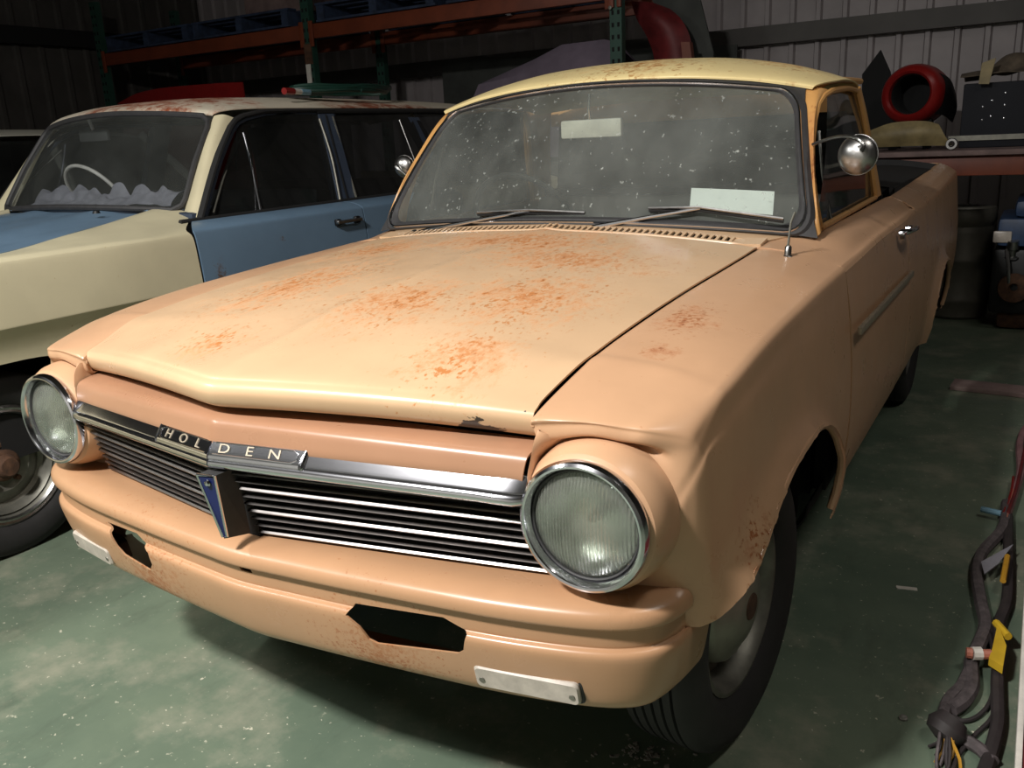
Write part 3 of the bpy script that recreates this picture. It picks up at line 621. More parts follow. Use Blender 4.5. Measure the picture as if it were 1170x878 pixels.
# cab interior
MB().box((0, 1.50, .985), (1.32, .30, .05), quat(-3), .02).build('dashboard', 'dash', UTE)
MB().box((0, 1.62, .88), (1.32, .06, .20), None, .02).build('dash_face', 'vinyl', UTE)
MB().box((0, 2.30, .82), (1.25, .14, .46), quat(-10), .04).build('seat_back', 'vinyl', UTE)
MB().box((0, 2.02, .60), (1.25, .55, .14), None, .04).build('seat_cushion', 'vinyl', UTE)
MB().box((0, 1.95, .50), (1.4, 1.1, .04)).build('cab_floor', 'under', UTE, False)
sw = MB().lathe([(.20+.010*cos(a), .010*sin(a)) for a in [2*pi*k/8 for k in range(9)]], (-.36, 1.72, 1.0), (0, .85, .5), 40).build('steering_wheel', 'blackp', UTE)
MB().tube([(-.36, 1.72, 1.0), (-.36, 1.55, .92)], .02).build('steering_column', 'blackp', sw)
MB().tube([(-.56, 1.72, 1.0), (-.16, 1.72, 1.0)], .010).build('spoke', 'blackp', sw)
rm = MB().box((0, 0, 0), (.215, .022, .058), None, .009); cR = at(676, 147, 'Y', 1.62); rm.v = [p+cR for p in rm.v]
RM = rm.build('rear_view_mirror', 'white', UTE)
MB().tube([cR+Vector((-.005, 0, .02)), cR+Vector((-.004, -.01, .06)), cR+Vector((.0, -.012, .105))], .005, 8).build('mirror_stem', 'chrome', RM)
# tonneau
tn = [[(x, y, 1.030+.012*(1-(x/.7)**2)+(0 if abs(x) < .69 else -.02)) for x in (-.705, -.69, -.5, -.25, 0, .25, .5, .69, .705)] for y in (2.72, 2.74, 3.1, 3.6, 4.1, 4.42, 4.44)]
sheet('tonneau_cover', tn, 20, 30, 'rubber', UTE, .03)
MB().box((0, 3.5, .62), (1.38, 1.95, .04)).build('tub_floor', 'under', UTE, False)
MB().box((0, 4.50, .78), (1.52, .04, .44), None, .01).build('tailgate', 'peach', UTE)
MB().box((0, 2.60, .80), (1.40, .03, .44)).build('tub_front', 'under', UTE, False)
# wipers
def wiper(px):
    a, e, b0, b1, ym = px
    p0 = at(*a, 'Y', ym-.035); pe = at(*e, 'Y', ym-.002); q0 = at(*b0, 'Y', ym-.002); q1 = at(*b1, 'Y', ym+.004)
    W_ = MB().tube([p0+Vector((0, .01, -.02)), p0, p0.lerp(pe, .15)+Vector((0, -.006, .006)), p0.lerp(pe, .6)+Vector((0, -.006, .004)), pe], [.009, .010, .0075, .005, .004], 8).build('wiper_arm', 'chrome', UTE)
    MB().tube([q0, q0.lerp(pe, .6)+Vector((0, -.004, .002)), pe+Vector((0, -.005, .003)), pe.lerp(q1, .4)+Vector((0, -.004, .002)), q1], .0038, 6).build('wiper_bridge', 'chrome_dull', W_)
    MB().tube([q0+Vector((0, .004, -.006)), pe+Vector((0, .004, -.006)), q1+Vector((0, .004, -.007))], .004, 6, True, 1.4).build('wiper_blade', 'rubber', W_)
    MB().lathe([(1e-4, .016), (.010, .013), (.013, .0), (.013, -.02)], p0, (0, -.4, .9), 14).build('wiper_pivot', 'chrome_dull', W_)
wiper(((474, 268), (605, 241), (545, 243), (668, 243), 1.30))
wiper(((664, 265), (800, 238), (741, 238), (895, 250), 1.31))
# aerial
ab = at(899, 297, 'Z', 1.005); ab = Vector((.655, 1.235, 1.0))
ab = at(899, 302, 'X', .70)
AE = MB().lathe([(.026, -.014), (.026, 0), (.020, .011), (.009, .022), (.008, .042), (.005, .046)], ab, (.05, 0, 1), 16).build('aerial', 'chrome_dull', UTE)
MB().tube([ab+Vector((0, 0, .03)), ab+Vector((.004, .008, .10)), ab+Vector((.012, .012, .125))], [.0035, .0025, .003], 8).build('aerial_mast', 'steel', AE)
# round door mirrors
mc = at(980, 177, 'Y', 1.36)
def mirror(c, s, arm):
    ax = Vector((-.18*s, -1, .05)).normalized(); r = at(1004, 177, 'Y', c.y).x-c.x if s > 0 else .04
    pr = [(r*sin(a), r*.62*cos(a)) for a in [pi/2*k/10 for k in range(0, 11)]]; pr[0] = (1e-4, r*.62)
    pr = [(1e-4, -.006), (r*.9, -.006), (r*1.02, -.004), (r*1.02, .0)]+pr[::-1]
    MR = MB().lathe(pr, c, ax, 40).build('door_mirror', 'chrome_dull', UTE)
    MB().tube(arm, [.0045]*(len(arm)-3)+[.006, .009, .010], 8).build('mirror_arm', 'chrome_dull', MR)
mirror(mc, 1, curve([at(929, 165, 'Y', 1.50), at(940, 161, 'Y', 1.44), at(960, 156, 'Y', 1.38), at(978, 157, 'Y', 1.33), at(986, 165, 'Y', 1.318), at(982, 171, 'Y', 1.315)], 14))
ml = at(462, 190, 'X', -.86)
mirror(ml, -1, curve([(-.75, ml.y+.02, ml.z-.10), (-.78, ml.y-.02, ml.z-.07), (-.83, ml.y-.05, ml.z-.02), (-.86, ml.y-.045, ml.z+.0)], 10))
# wheels
TP = [(.200, -.060), (.215, -.078), (.245, -.088), (.275, -.088), (.300, -.078), (.313, -.066)]
for gx in (-.045, -.022, 0, .022, .045): TP += [(.3165, gx-.006), (.3165, gx-.0035), (.309, gx-.002), (.309, gx+.002), (.3165, gx+.0035), (.3165, gx+.006)]
TP += [(.313, .066), (.300, .078), (.275, .088), (.245, .088), (.215, .078), (.200, .060)]
RP = [(.200, .064), (.190, .066), (.180, .058), (.172, .040), (.165, .010), (.150, .002), (.125, .018), (.09, .022), (.06, .018), (1e-4, .018)]
HP = [(.138, .018), (.136, .030), (.128, .046), (.118, .053), (.100, .058), (.085, .070), (.06, .078), (.055, .080), (.045, .082), (1e-4, .083)]
def wheel(par, c, s, steer=0., cap=True, r0=RP, rimmat='steel', trim=False):
    ax = Vector((s*cos(steer), -s*sin(steer)*1., 0))
    W_ = MB().lathe(TP, c, ax, 72).build('wheel', 'tyre', par)
    R = MB().lathe(r0, c, ax, 48).build('rim', rimmat, W_)
    if cap: MB().lathe(HP, c, ax, 48).build('hubcap', 'cap', W_); MB().lathe([(.030, .0825), (.028, .085), (1e-4, .0855)], c, ax, 24).build('hub_emblem', 'rustm', W_)
    MB().lathe([(.16, -.05), (.16, .0), (1e-4, .0)], c, ax, 32).build('brake_drum', 'under', W_)
    return W_
wheel(UTE, Vector((.695, AY-.01, .316)), 1, radians(5)); wheel(UTE, Vector((-.695, AY-.01, .316)), -1, radians(-5))
wheel(UTE, Vector((.69, RY, .316)), 1); wheel(UTE, Vector((-.69, RY, .316)), -1)

# paper propped behind the glass
pa = [at(790, 215, 'Y', 1.43), at(885, 219, 'Y', 1.45), at(883, 246, 'Y', 1.415), at(788, 238, 'Y', 1.395)]
PP = sheet('paper_sheet', [[pa[0], pa[0].lerp(pa[1], .5)+Vector((0, .004, 0)), pa[1]], [pa[0].lerp(pa[3], .5), (pa[0]+pa[1]+pa[2]+pa[3])/4, pa[1].lerp(pa[2], .5)], [pa[3], pa[3].lerp(pa[2], .5), pa[2]]], 5, 8, 'paper', None, .001)
tag(PP, 'white paper sheet propped on the dash behind the dusty windscreen', 'paper')

# ------------------------------------------------------------------ cream and blue wagon
WX = -2.47
WAG = root('station_wagon', (WX, 2.0, 0), 'cream and blue station wagon with rusty white roof, left of the ute', 'car')
def wm(rows): return [[(2*WX-p[0], p[1], p[2]) for p in r] for r in rows]
WG = [(-.9, .95), (0, .965), (.65, .995), (.95, 1.028), (1.2, 1.05), (1.45, 1.075)]
WGX = [(-.9, -1.80), (.65, -1.83), (.95, -1.895), (1.2, -1.955), (1.45, -1.97)]
wy, wz, wa, wb = .445, .36, .42, .315
def warch(n=30, k=1.):
    return [(wy+wa*k, -.05)]+[(wy+wa*k*(abs(cos(pi*i/n))**.7)*(1 if cos(pi*i/n) > 0 else -1), wz+wb*k*(sin(pi*i/n)**.7)) for i in range(n+1)]+[(wy-wa*k, -.05)]
def wsec(y):
    xg, zg = interp(WGX, y), interp(WG, y)
    return [(xg, y, zg-.03), (xg+.003, y, zg), (lerp(xg, -1.6, .5), y, lerp(zg, 1.005, .5)+.006), (-1.615, y, 1.010), (-1.582, y, 1.002), (-1.568, y, .985), (-1.556, y, .90), (-1.548, y, .805), (-1.550, y, .788), (-1.568, y, .76), (-1.590, y, .70), (-1.598, y, .62), (-1.605, y, .45), (-1.63, y, .25)]
wr = [wsec(y) for y in (1.248, 1.1, .9, .7, .5, .3, .1, -.2, -.5, -.8)]
wr[0][:5] = [(-1.955, 1.37, 1.045), (-1.95, 1.37, 1.080), (-1.83, 1.43, 1.070), (-1.718, 1.36, 1.038), (-1.605, 1.25, 1.014)]
for sd in (0, 1):
    rows = wm(wr) if sd else wr
    sheet('fender', rows, 50, 50, 'cream', WAG, .004, flip=not sd, cutters=[prism(warch(), 'X', -3.6 if sd else -1.95, -2.9 if sd else -1.3)])
    g = (lambda x: 2*WX-x) if sd else (lambda x: x)
    lv = [(g(x), p[0], p[1]) for x in (-1.605, -1.95) for p in warch(30, 1.02)]
    mesh('wheel_well', lv, [(i, i+1, 33+i+1, 33+i) for i in range(32)]+[tuple(range(33, 66))], 'under', WAG)
    def dsec2(y): return [(-1.71, y, 1.036), (-1.63, y, 1.030), (-1.575, y, 1.012), (-1.563, y, .985), (-1.553, y, .90), (-1.546, y, .805), (-1.549, y, .786), (-1.57, y, .74), (-1.585, y, .60), (-1.60, y, .42), (-1.625, y, .28)]
    for a, b, nm in ((1.258, 2.246, 'front_door'), (2.254, 3.10, 'rear_door'), (3.108, 4.3, 'rear_quarter')):
        rr2 = [dsec2(lerp(a, b, k/4)) for k in range(5)]; rr2 = wm(rr2) if sd else rr2
        if nm == 'front_door': rr2[0][0] = (rr2[0][0][0], 1.37, rr2[0][0][2]); rr2[0][1] = (rr2[0][1][0], 1.30, rr2[0][1][2])
        D2 = sheet(nm, rr2, 14, 40, 'blue' if nm != 'rear_quarter' else 'cream', WAG, .006, flip=bool(sd))
        if nm != 'rear_quarter' and not sd:
            hy = 2.04 if nm == 'front_door' else 2.9
            MB().box((-1.535, hy+.075, .958), (.018, .17, .016), None, .005).build('handle', 'chrome_dull', D2)
            MB().box((-1.548, hy+.01, .957), (.02, .03, .03), None, .006).build('handle_base', 'blackp', D2)
            MB().box((-1.545, hy+.14, .957), (.02, .035, .034), None, .008).build('lock_button', 'blackp', D2)
    # door frames, glass
    def P(x, y, z): return Vector((g(x), y, z))
    bel = 1.034
    fr0 = [at(228, 252, 'X', -1.70), at(243, 196, 'X', -1.76), at(256, 160, 'X', -1.80), at(270, 136, 'X', -1.83), at(300, 127, 'X', -1.84)]
    front = [P(*p) for p in fr0]
    topf = [P(-1.842, 2.1, fr0[-1].z+.004), P(-1.842, 2.42, fr0[-1].z+.004)]
    zt = fr0[-1].z
    fr = MB().tube(curve(front, 12)+topf, .016, 8, True, .7).build('door_frame', 'rubber', WAG)
    MB().tube([p+Vector(((-.012 if not sd else .012), .022, -.016)) for p in curve(front, 12)+topf], .012, 8).build('inner_frame', 'slate', fr)
    MB().tube([P(-1.695, 1.30, bel+.002), P(-1.695, 3.2, bel+.002)], .010, 8).build('belt_seal', 'rubber', fr)
    MB().tube([P(-1.842, 2.30, zt), P(-1.842, 3.2, zt), P(-1.842, 4.1, zt-.02)], .014, 8).build('drip_rail', 'rubber', fr)
    def Q(px, py, x): return P(*at(px, py, 'X', x))
    a_, b_, c_, d_ = Q(389, 233, -1.700), Q(409, 231, -1.700), Q(381, 129, -1.838), Q(364, 130, -1.838); dx = Vector((-.05 if not sd else .05, 0, 0))
    BPl = mesh('door_pillar', [a_, b_, c_, d_, a_+dx, b_+dx, c_+dx, d_+dx], [(0, 1, 2, 3), (7, 6, 5, 4), (0, 3, 7, 4), (1, 5, 6, 2)], 'slate', WAG, False)
    for l in (((389, 231), (379, 180), (365, 136)), ((408, 229), (397, 192), (380, 133))):
        MB().tube(curve([Q(*l[0], -1.694), Q(*l[1], -1.762), Q(*l[2], -1.832)], 8), .006, 6).build('chrome_bead', 'steel', BPl)
    MB().tube([Q(398, 231, -1.694), Q(372, 131, -1.832)], .004, 6).build('door_gap', 'black', BPl)
    MB().tube(curve([Q(298, 242, -1.700), Q(289, 198, -1.765), Q(278, 152, -1.82)], 8), .006, 8).build('vent_window_bar', 'chrome', fr)
    MB().tube(curve([Q(244, 243, -1.706), Q(258, 196, -1.77), Q(274, 160, -1.82)], 8), .004, 8).build('vent_window_edge', 'steel', fr)
    gb, gt = [Q(236, 252, -1.712), Q(310, 243, -1.712), Q(389, 233, -1.712)], [Q(276, 131, -1.846), Q(320, 127, -1.846), Q(364, 129, -1.846)]
    sheet('window_glass', [gb, [p.lerp(q, .5)+dx*-.1 for p, q in zip(gb, gt)], gt], 6, 10, 'wside', fr, 0)
    sheet('rear_door_glass', [[b_+dx*.3, P(-1.715, 3.14, bel)], [c_+dx*.3, P(-1.846, 3.05, zt-.012)]], 4, 4, 'wside', fr, 0)
    MB().tube([Q(476, 190, -1.76), Q(456, 137, -1.838)], .005, 6).build('rear_vent_bar', 'chrome_dull', fr)
    a_, b_, c_, d_ = Q(497, 190, -1.76), Q(510, 188, -1.76), Q(478, 134, -1.838), Q(466, 134, -1.838)
    CP = mesh('rear_door_pillar', [a_, b_, c_, d_, a_+dx, b_+dx, c_+dx, d_+dx], [(0, 1, 2, 3), (7, 6, 5, 4), (0, 3, 7, 4), (1, 5, 6, 2)], 'slate', WAG, False)
    sheet('rear_side_glass', [[P(-1.715, 3.22, bel), P(-1.715, 4.15, bel)], [P(-1.846, 3.08, zt-.012), P(-1.846, 4.0, zt-.02)]], 4, 4, 'wside', CP, 0)
    # windscreen pillar
    A = curve([P(-1.822, 1.43, 1.065), P(-1.845, 1.52, 1.20), P(-1.862, 1.615, 1.34), P(-1.876, 1.70, 1.445)], 8)
    B = curve(front[:4], 8)
    B = [b+Vector((0, .004, 0)) for b in B]
    out = (1 if not sd else -1)
    sheet('windscreen_pillar', [[a+Vector((0, .02, -.01)) for a in A], A, [(a+b)/2+Vector((.012*out, -.016, .012)) for a, b in zip(A, B)], B], 14, 20, 'wagon_roof' if False else 'cream', WAG, .004, flip=not sd)
# bonnet
wts = [-1, -.9, -.7, -.45, -.2, 0, .2, .45, .7, .9, 1]
brw = []
for y in (-.86, -.4, .1, .45, .75, 1.0, 1.2, 1.33):
    hw = interp(WGX, y)-WX-.005; z = interp(WG, y)
    brw.append([(WX+t*hw, y+.02*(t*t)*(y > 1), z+.010*(1-t*t)+(.010 if abs(t) in (.45,) else 0)) for t in wts])
sheet('bonnet', brw, 60, 60, 'blue', WAG, .004)
def wwb(t): return Vector((WX+.648*t, 1.315+.115*t*t, 1.095-.025*t*t))
def wwt(t): return Vector((WX+.594*t, 1.605+.090*t*t, 1.482-.040*t*t))
sheet('cowl_panel', [[(WX+t*.5, 1.335+.03*t*t, 1.078-.0*t*t) for t in wts], [wwb(t)+Vector((0, .02, -.006)) for t in wts]], 4, 30, 'blue', WAG, .004)
MB().lathe([(1e-4, .012), (.012, .010), (.016, 0)], (-2.1, 1.22, 1.078), (0, 0, 1), 12).build('washer_jet', 'blackp', WAG)
def wws(t, f, o=0.): p = wwb(t).lerp(wwt(t), f); p.y += -.015*sin(pi*f)+o; return p
sheet('windscreen', [[wws(t, f) for t in wts] for f in (0, .33, .66, 1)], 10, 30, 'wglass', WAG, 0, flip=True)
lp = [wws(t, .0, -.006) for t in [-.93+1.86*k/16 for k in range(17)]]+[wws(.985, .05, -.006), wws(1, .12, -.006), wws(1, .5, -.006), wws(1, .88, -.006), wws(.985, .95, -.006)]+[wws(t, 1, -.006) for t in [.93-1.86*k/16 for k in range(17)]]+[wws(-.985, .95, -.006), wws(-1, .88, -.006), wws(-1, .5, -.006), wws(-1, .12, -.006), wws(-.985, .05, -.006)]
MB().tube(lp+[lp[0]], .013, 8, False).build('windscreen_seal', 'seal', WAG)
def wroof(y, zc, ze, he, ye): return [(WX+he*t, lerp(y, ye, t*t), lerp(zc, ze, abs(t)**3)) for t in (-1, -.97, -.88, -.7, -.4, 0, .4, .7, .88, .97, 1)]
sheet('roof', [wroof(1.59, 1.480, 1.446, .590, 1.695), wroof(1.595, 1.492, 1.456, .605, 1.70), wroof(1.65, 1.512, 1.466, .618, 1.73), wroof(1.80, 1.536, 1.474, .632, 1.83), wroof(2.1, 1.550, 1.478, .638, 2.1), wroof(2.8, 1.552, 1.478, .638, 2.8), wroof(3.6, 1.538, 1.474, .635, 3.6), wroof(4.1, 1.51, 1.46, .63, 4.1), wroof(4.2, 1.46, 1.43, .61, 4.2)], 60, 50, 'wagon_roof', WAG, .004)
MB().box((WX, 1.55, 1.04), (1.5, .34, .05), None, .02).build('dashboard', 'slate', WAG)
MB().box((WX, 2.25, .85), (1.3, .14, .5), quat(-10), .04).build('seat_back', 'blackp', WAG)
MB().box((WX, 3.1, .85), (1.3, .14, .5), quat(-10), .04).build('rear_seat_back', 'blackp', WAG)
MB().box((WX, 2.4, .45), (1.55, 3.9, .25)).build('underbody', 'under', WAG, False)
MB().box((WX, .3, .6), (1.0, 1.6, .4)).build('engine_bay', 'under', WAG, False)
MB().box((WX, 4.28, .72), (1.6, .04, .75), None, .02).build('tailgate', 'cream', WAG)
MB().box((WX, -.86, .7), (1.55, .04, .46), None, .02).build('front_panel', 'cream', WAG)
sw = MB().lathe([(.19+.009*cos(a), .009*sin(a)) for a in [2*pi*k/8 for k in range(9)]], (-2.80, 1.72, 1.10), (0, .85, .5), 40).build('steering_wheel', 'white', WAG)
MB().tube([(-2.99, 1.72, 1.1), (-2.61, 1.72, 1.1)], .009).build('spoke', 'white', sw)
mc2 = at(108, 155, 'Y', 1.72)
rv = MB().box(mc2, (.22, .02, .055), None, .008).build('rear_view_mirror', 'dash', WAG)
MB().tube([mc2+Vector((0, 0, .02)), mc2+Vector((0, -.02, .09))], .008).build('mirror_stem', 'white', rv)
WRP = [(.200, .064), (.190, .068), (.182, .060), (.176, .045), (.170, .052), (.162, .040), (.155, .020), (.140, .012), (.118, .030), (.095, .038), (.075, .030), (.060, .030)]
for yy in (wy, wy+2.69):
    for sx in (1, -1):
        c = Vector((WX+sx*.72, yy, .316)); W_ = wheel(WAG, c, sx, 0, False, WRP, 'steel')
        MB().lathe([(.055, .0), (.055, .055), (.048, .062), (.040, .064), (.036, .085), (.030, .092), (1e-4, .094)], c, (sx, 0, 0), 24).build('hub', 'rustm', W_)
        for k in range(5):
            a = 2*pi*k/5+.3; MB().lathe([(.010, .03), (.009, .052), (1e-4, .054)], c+Vector((0, cos(a)*.072, sin(a)*.072)), (sx, 0, 0), 8).build('wheel_nut', 'rustm', W_)
        MB().lathe([(.205, .060), (.210, .070), (.200, .076), (.193, .072), (.186, .075), (.180, .066)], c, (sx, 0, 0), 48).build('trim_ring', 'chrome_dull', W_)
# crumpled plastic along the inside of the wagon windscreen
rows = []
rg = random.Random(3)
for j in range(5):
    rows.append([Vector((WX-.5+1.02*k/22, 1.45+.02*rg.random()+.022*j, 1.085+.016*j*(.45+rg.random())+.010*rg.random())) for k in range(23)])
tag(sheet('plastic_sheet', rows, 20, 90, 'grey_pl', None, .001, angle=60), 'crumpled grey plastic sheet along the base of the wagon windscreen', 'plastic sheet')
# green hose coil on the wagon roof
hr = MB(); rg = random.Random(5); pts = []
hc = Vector((-2.02, 2.68, 1.562))
for k in range(6*20):
    a = 2*pi*k/20; lay = k//20
    pts.append(hc+Vector((.15*cos(a)*(1-.05*(lay % 3)), .36*sin(a)*(1-.04*(lay % 2))+.01*lay, .012*(lay//2)+.006*rg.random())))
HO = root('hose_coil', hc, 'coil of dark green garden hose lying on the wagon roof', 'hose')
hr.tube(pts, .010, 8).build('hose', 'hose', HO)
e0 = at(327, 102, 'X', -1.86)
hz = 1.555
MB().tube([(-1.92, 2.29, hz), (-1.90, 2.22, hz)], .013, 10).build('white_fitting', 'white', HO)
MB().tube([(-1.90, 2.22, hz), (-1.89, 2.15, hz)], .016, 10).build('red_fitting', 'red', HO)
MB().tube([(-1.94, 2.37, hz), (-1.92, 2.29, hz)], .014, 10).build('blue_fitting', 'cyan', HO)

# ------------------------------------------------------------------ white car beyond the wagon
QX = -4.95
QC = root('white_car', (QX, 2.2, 0), 'white sedan at the far left, mostly hidden behind the wagon', 'car')
for s in (1, -1):
    def qs(y): return [(QX+s*.66, y, .985), (QX+s*.78, y, .97), (QX+s*.84, y, .90), (QX+s*.86, y, .72), (QX+s*.84, y, .5), (QX+s*.80, y, .28)]
    sheet('body_side', [qs(y) for y in (.2, 1.0, 2.0, 3.0, 4.2)], 20, 24, 'white_paint', QC, .005, flip=s < 0)
    for y0, y1 in ((1.35, 1.75), (2.55, 2.5), (3.6, 3.2)):
        MB().tube([(QX+s*.72, y0, .98), (QX+s*.66, lerp(y0, y1, .5), 1.22), (QX+s*.58, y1, 1.44)], .03, 8).build('pillar', 'white_paint', QC)
    sheet('side_glass', [[(QX+s*.71, 1.4, .98), (QX+s*.71, 3.55, .98)], [(QX+s*.58, 1.8, 1.42), (QX+s*.58, 3.2, 1.42)]], 4, 6, 'wside', QC, 0)
    for yy in (.75, 3.4): wheel(QC, Vector((QX+s*.68, yy, .316)), s)
sheet('roof', [[(QX+.60*t, y, z-.05*abs(t)**3) for t in (-1, -.8, -.4, 0, .4, .8, 1)] for y, z in ((1.72, 1.445), (1.80, 1.475), (2.1, 1.50), (2.6, 1.50), (3.1, 1.48), (3.25, 1.44))], 24, 24, 'white_paint', QC, .004)
sheet('windscreen', [[(QX-.68, 1.38, .99), (QX, 1.28, 1.0), (QX+.68, 1.38, .99)], [(QX-.57, 1.74, 1.42), (QX, 1.68, 1.44), (QX+.57, 1.74, 1.42)]], 4, 12, 'wside', QC, 0)
sheet('bonnet', [[(QX+.66*t, y, z+.03*(1-t*t)) for t in (-1, -.5, 0, .5, 1)] for y, z in ((.2, .88), (.6, .94), (1.35, .98))], 12, 20, 'white_paint', QC, .004)
sheet('boot_lid', [[(QX+.66*t, y, z+.03*(1-t*t)) for t in (-1, -.5, 0, .5, 1)] for y, z in ((3.6, .98), (4.0, .96), (4.2, .9))], 12, 20, 'white_paint', QC, .004)
MB().box((QX, 2.2, .45), (1.5, 3.9, .4)).build('underbody', 'under', QC, False)
# red panel standing between the cars and the rack
tp_ = [at(x, y, 'Y', 4.42) for x, y in ((140, 118), (165, 107), (195, 101), (225, 98), (255, 95.5), (282, 94))]
rp = [[Vector((p.x+.10*(1-f)*(k-2.5)/2.5*.0, 4.42-.05*f-.05*sin(pi*k/5), max(.002, p.z*f))) for k, p in enumerate(tp_)] for f in (0, .25, .5, .75, .96, 1)]
tag(sheet('red_roof_panel', rp, 14, 24, 'red', None, .012), 'bright red car roof panel standing on end behind the wagon', 'car panel')

# ------------------------------------------------------------------ pallet rack
RF, RB = 4.86, 5.80
def post(px, y, label, z1=2.75, orange_top=False):
    r = root('rack_post', (px, y, 0), label, 'rack post', 'green rack posts')
    m = MB(); w_, t_ = .085, .004
    m.box((px, y-.03, z1/2), (w_, t_, z1)); m.box((px-w_/2, y, z1/2), (t_, .06, z1)); m.box((px+w_/2, y, z1/2), (t_, .06, z1)); m.build('upright', 'rgreen', r, False)
    h = MB(); z = .12
    while z < z1-.05:
        for sx in (-.020, .022): h.box((px+sx, y-.0335, z), (.016, .004, .028))
        z += .078
    o = h.build('perforations', 'black', r, False); o['kind'] = 'stuff'
    MB().box((px, y, .006), (.14, .12, .012)).build('foot_plate', 'rgreen', r, False)
    return r
names = {-4.19: 'behind the wagon', -1.385: 'behind the left of the ute cab', 1.42: 'at the right behind the ute tail', -6.95: 'in the far left corner'}
for px, nm in names.items():
    r = post(px, RF, 'green perforated front rack post '+nm); post(px, RB, 'green rear rack post '+nm)
    if px == -1.385:
        MB().box((px-.028, RF-.04, 2.22), (.045, .03, .24), None, .004).build('beam_bracket', 'orange', r); MB().lathe([(1e-4, .006), (.012, .005), (.014, 0)], (px-.028, RF-.055, 2.10), (0, -1, 0), 12).build('bolt', 'steel', r)
        MB().box((px+.032, RF-.04, 2.22), (.03, .02, .24), None, .004).build('beam_hook', 'orange', r)
    if px == -4.19:
        MB().box((px-.012, RF-.040, 1.84), (.05, .006, .24)).build('label_strip', 'white', r, False); MB().box((px, RF-.036, 2.04), (.08, .012, .16)).build('brown_patch', 'rustm', r, False)
def beam(x0, x1, y, z, label, h=.115):
    r = root('rack_beam', ((x0+x1)/2, y, z), label, 'rack beam', 'orange rack beams')
    MB().box(((x0+x1)/2, y, z), (x1-x0, .05, h), None, .006).build('box_section', 'orange', r)
    for x, s in ((x0, 1), (x1, -1)): MB().box((x+s*.008, y-.035, z-.02), (.045, .012, .2), None, .003).build('end_plate', 'orange', r)
xs = (-6.95, -4.19, -1.385, 1.42)
wh = ('far left bay', 'bay behind the wagon', 'bay behind the ute')
for k in range(2):
    beam(xs[k]+.045, xs[k+1]-.045, RF, 2.215, 'orange front beam across the top of the '+wh[k]); beam(xs[k]+.045, xs[k+1]-.045, RB, 2.215, 'orange rear beam across the top of the '+wh[k])
beam(xs[2]+.045, xs[3]-.045, RF, 1.005, 'orange front beam of the low shelf behind the ute tail'); beam(xs[2]+.045, xs[3]-.045, RB, 1.005, 'orange rear beam of the low shelf behind the ute tail')
SHZ = 1.063
lb = ('front board of the low shelf, nearest the ute', 'second shelf board behind the front one', 'third shelf board, near the back wall')
for k, y in enumerate((4.92, 5.25, 5.58)):
    o = MB().box((.02, y, SHZ+.016), (2.70, .28, .030), None, .004).build('shelf_board', 'timber'); tag(o, 'grey timber '+lb[k], 'board', 'boards on the low shelf')
ST = SHZ+.031
# blue pallets on the top beams
def pallet(cx, cy, z, label, lx=1.2, ly=1.05):
    r = root('pallet', (cx, cy, z), label, 'pallet', 'blue pallets on the rack')
    for k in range(6): MB().box((cx, cy-ly/2+.05+k*(ly-.1)/5, z+.135), (lx, .10, .018)).build('deck_slat', 'pblue', r, False)
    for k in range(3): MB().box((cx-lx/2+.05+k*(lx-.1)/2, cy, z+.072), (.075, ly, .105)).build('bearer', 'pblue', r, False)
    for k in range(3): MB().box((cx, cy-ly/2+.05+k*(ly-.1)/2, z+.0095), (lx, .10, .018)).build('base_slat', 'pblue', r, False)
pz = 2.2735
pallet(-6.2, 5.33, pz, 'blue timber pallet at the left end of the top rack'); pallet(-4.95, 5.33, pz, 'blue timber pallet left of the labelled rack post, top rack')
pallet(-3.45, 5.33, pz, 'blue timber pallet right of the labelled rack post, top rack'); pallet(-2.15, 5.33, pz, 'blue timber pallet at the right end of the top rack')
tag(MB().box((-4.75, 5.3, pz+.26), (.7, .5, .22), quat(0, 0, 8), .02).build('carton', 'timber'), 'grey carton standing on a blue pallet above the wagon', 'carton')
# things behind the ute cab
def quadbox(name, pts, dy, mat):       # outline in XZ at a given Y, given real thickness
    vs = [Vector(p) for p in pts]+[Vector(p)+Vector((0, dy, 0)) for p in pts]; n = len(pts)
    return mesh(name, vs, [tuple(range(n)), tuple(range(n, 2*n))[::-1]]+[(i, n+i, n+(i+1) % n, (i+1) % n) for i in range(n)], mat, None, False)
bx0, bx1 = at(503, 60, 'Y', 6.35).x, at(810, 60, 'Y', 6.35).x
for k, (z0, z1, yo) in enumerate(((0, 1.62, 0), (1.625, 2.02, .03))):
    pass
tag(quadbox('grey_board', [(bx0, 6.36, 0), (bx0+2.9, 6.36, 0), (bx0+2.9, 6.36, 1.92), (bx0, 6.36, 2.02)], .02, 'board'), 'large grey board leaning on the back wall behind the ute cab', 'board')
CR = tag(MB().box((-2.35, 5.33, .55), (1.6, .8, 1.1), None, .01).build('crate', 'wall_dark'), 'dark crate under the mauve cloth behind the ute cab', 'crate')
c0 = [at(556, 97, 'Y', 5.2), at(610, 68, 'Y', 5.15), at(642, 51, 'Y', 5.2), at(690, 45, 'Y', 5.2)]
zb = 1.13
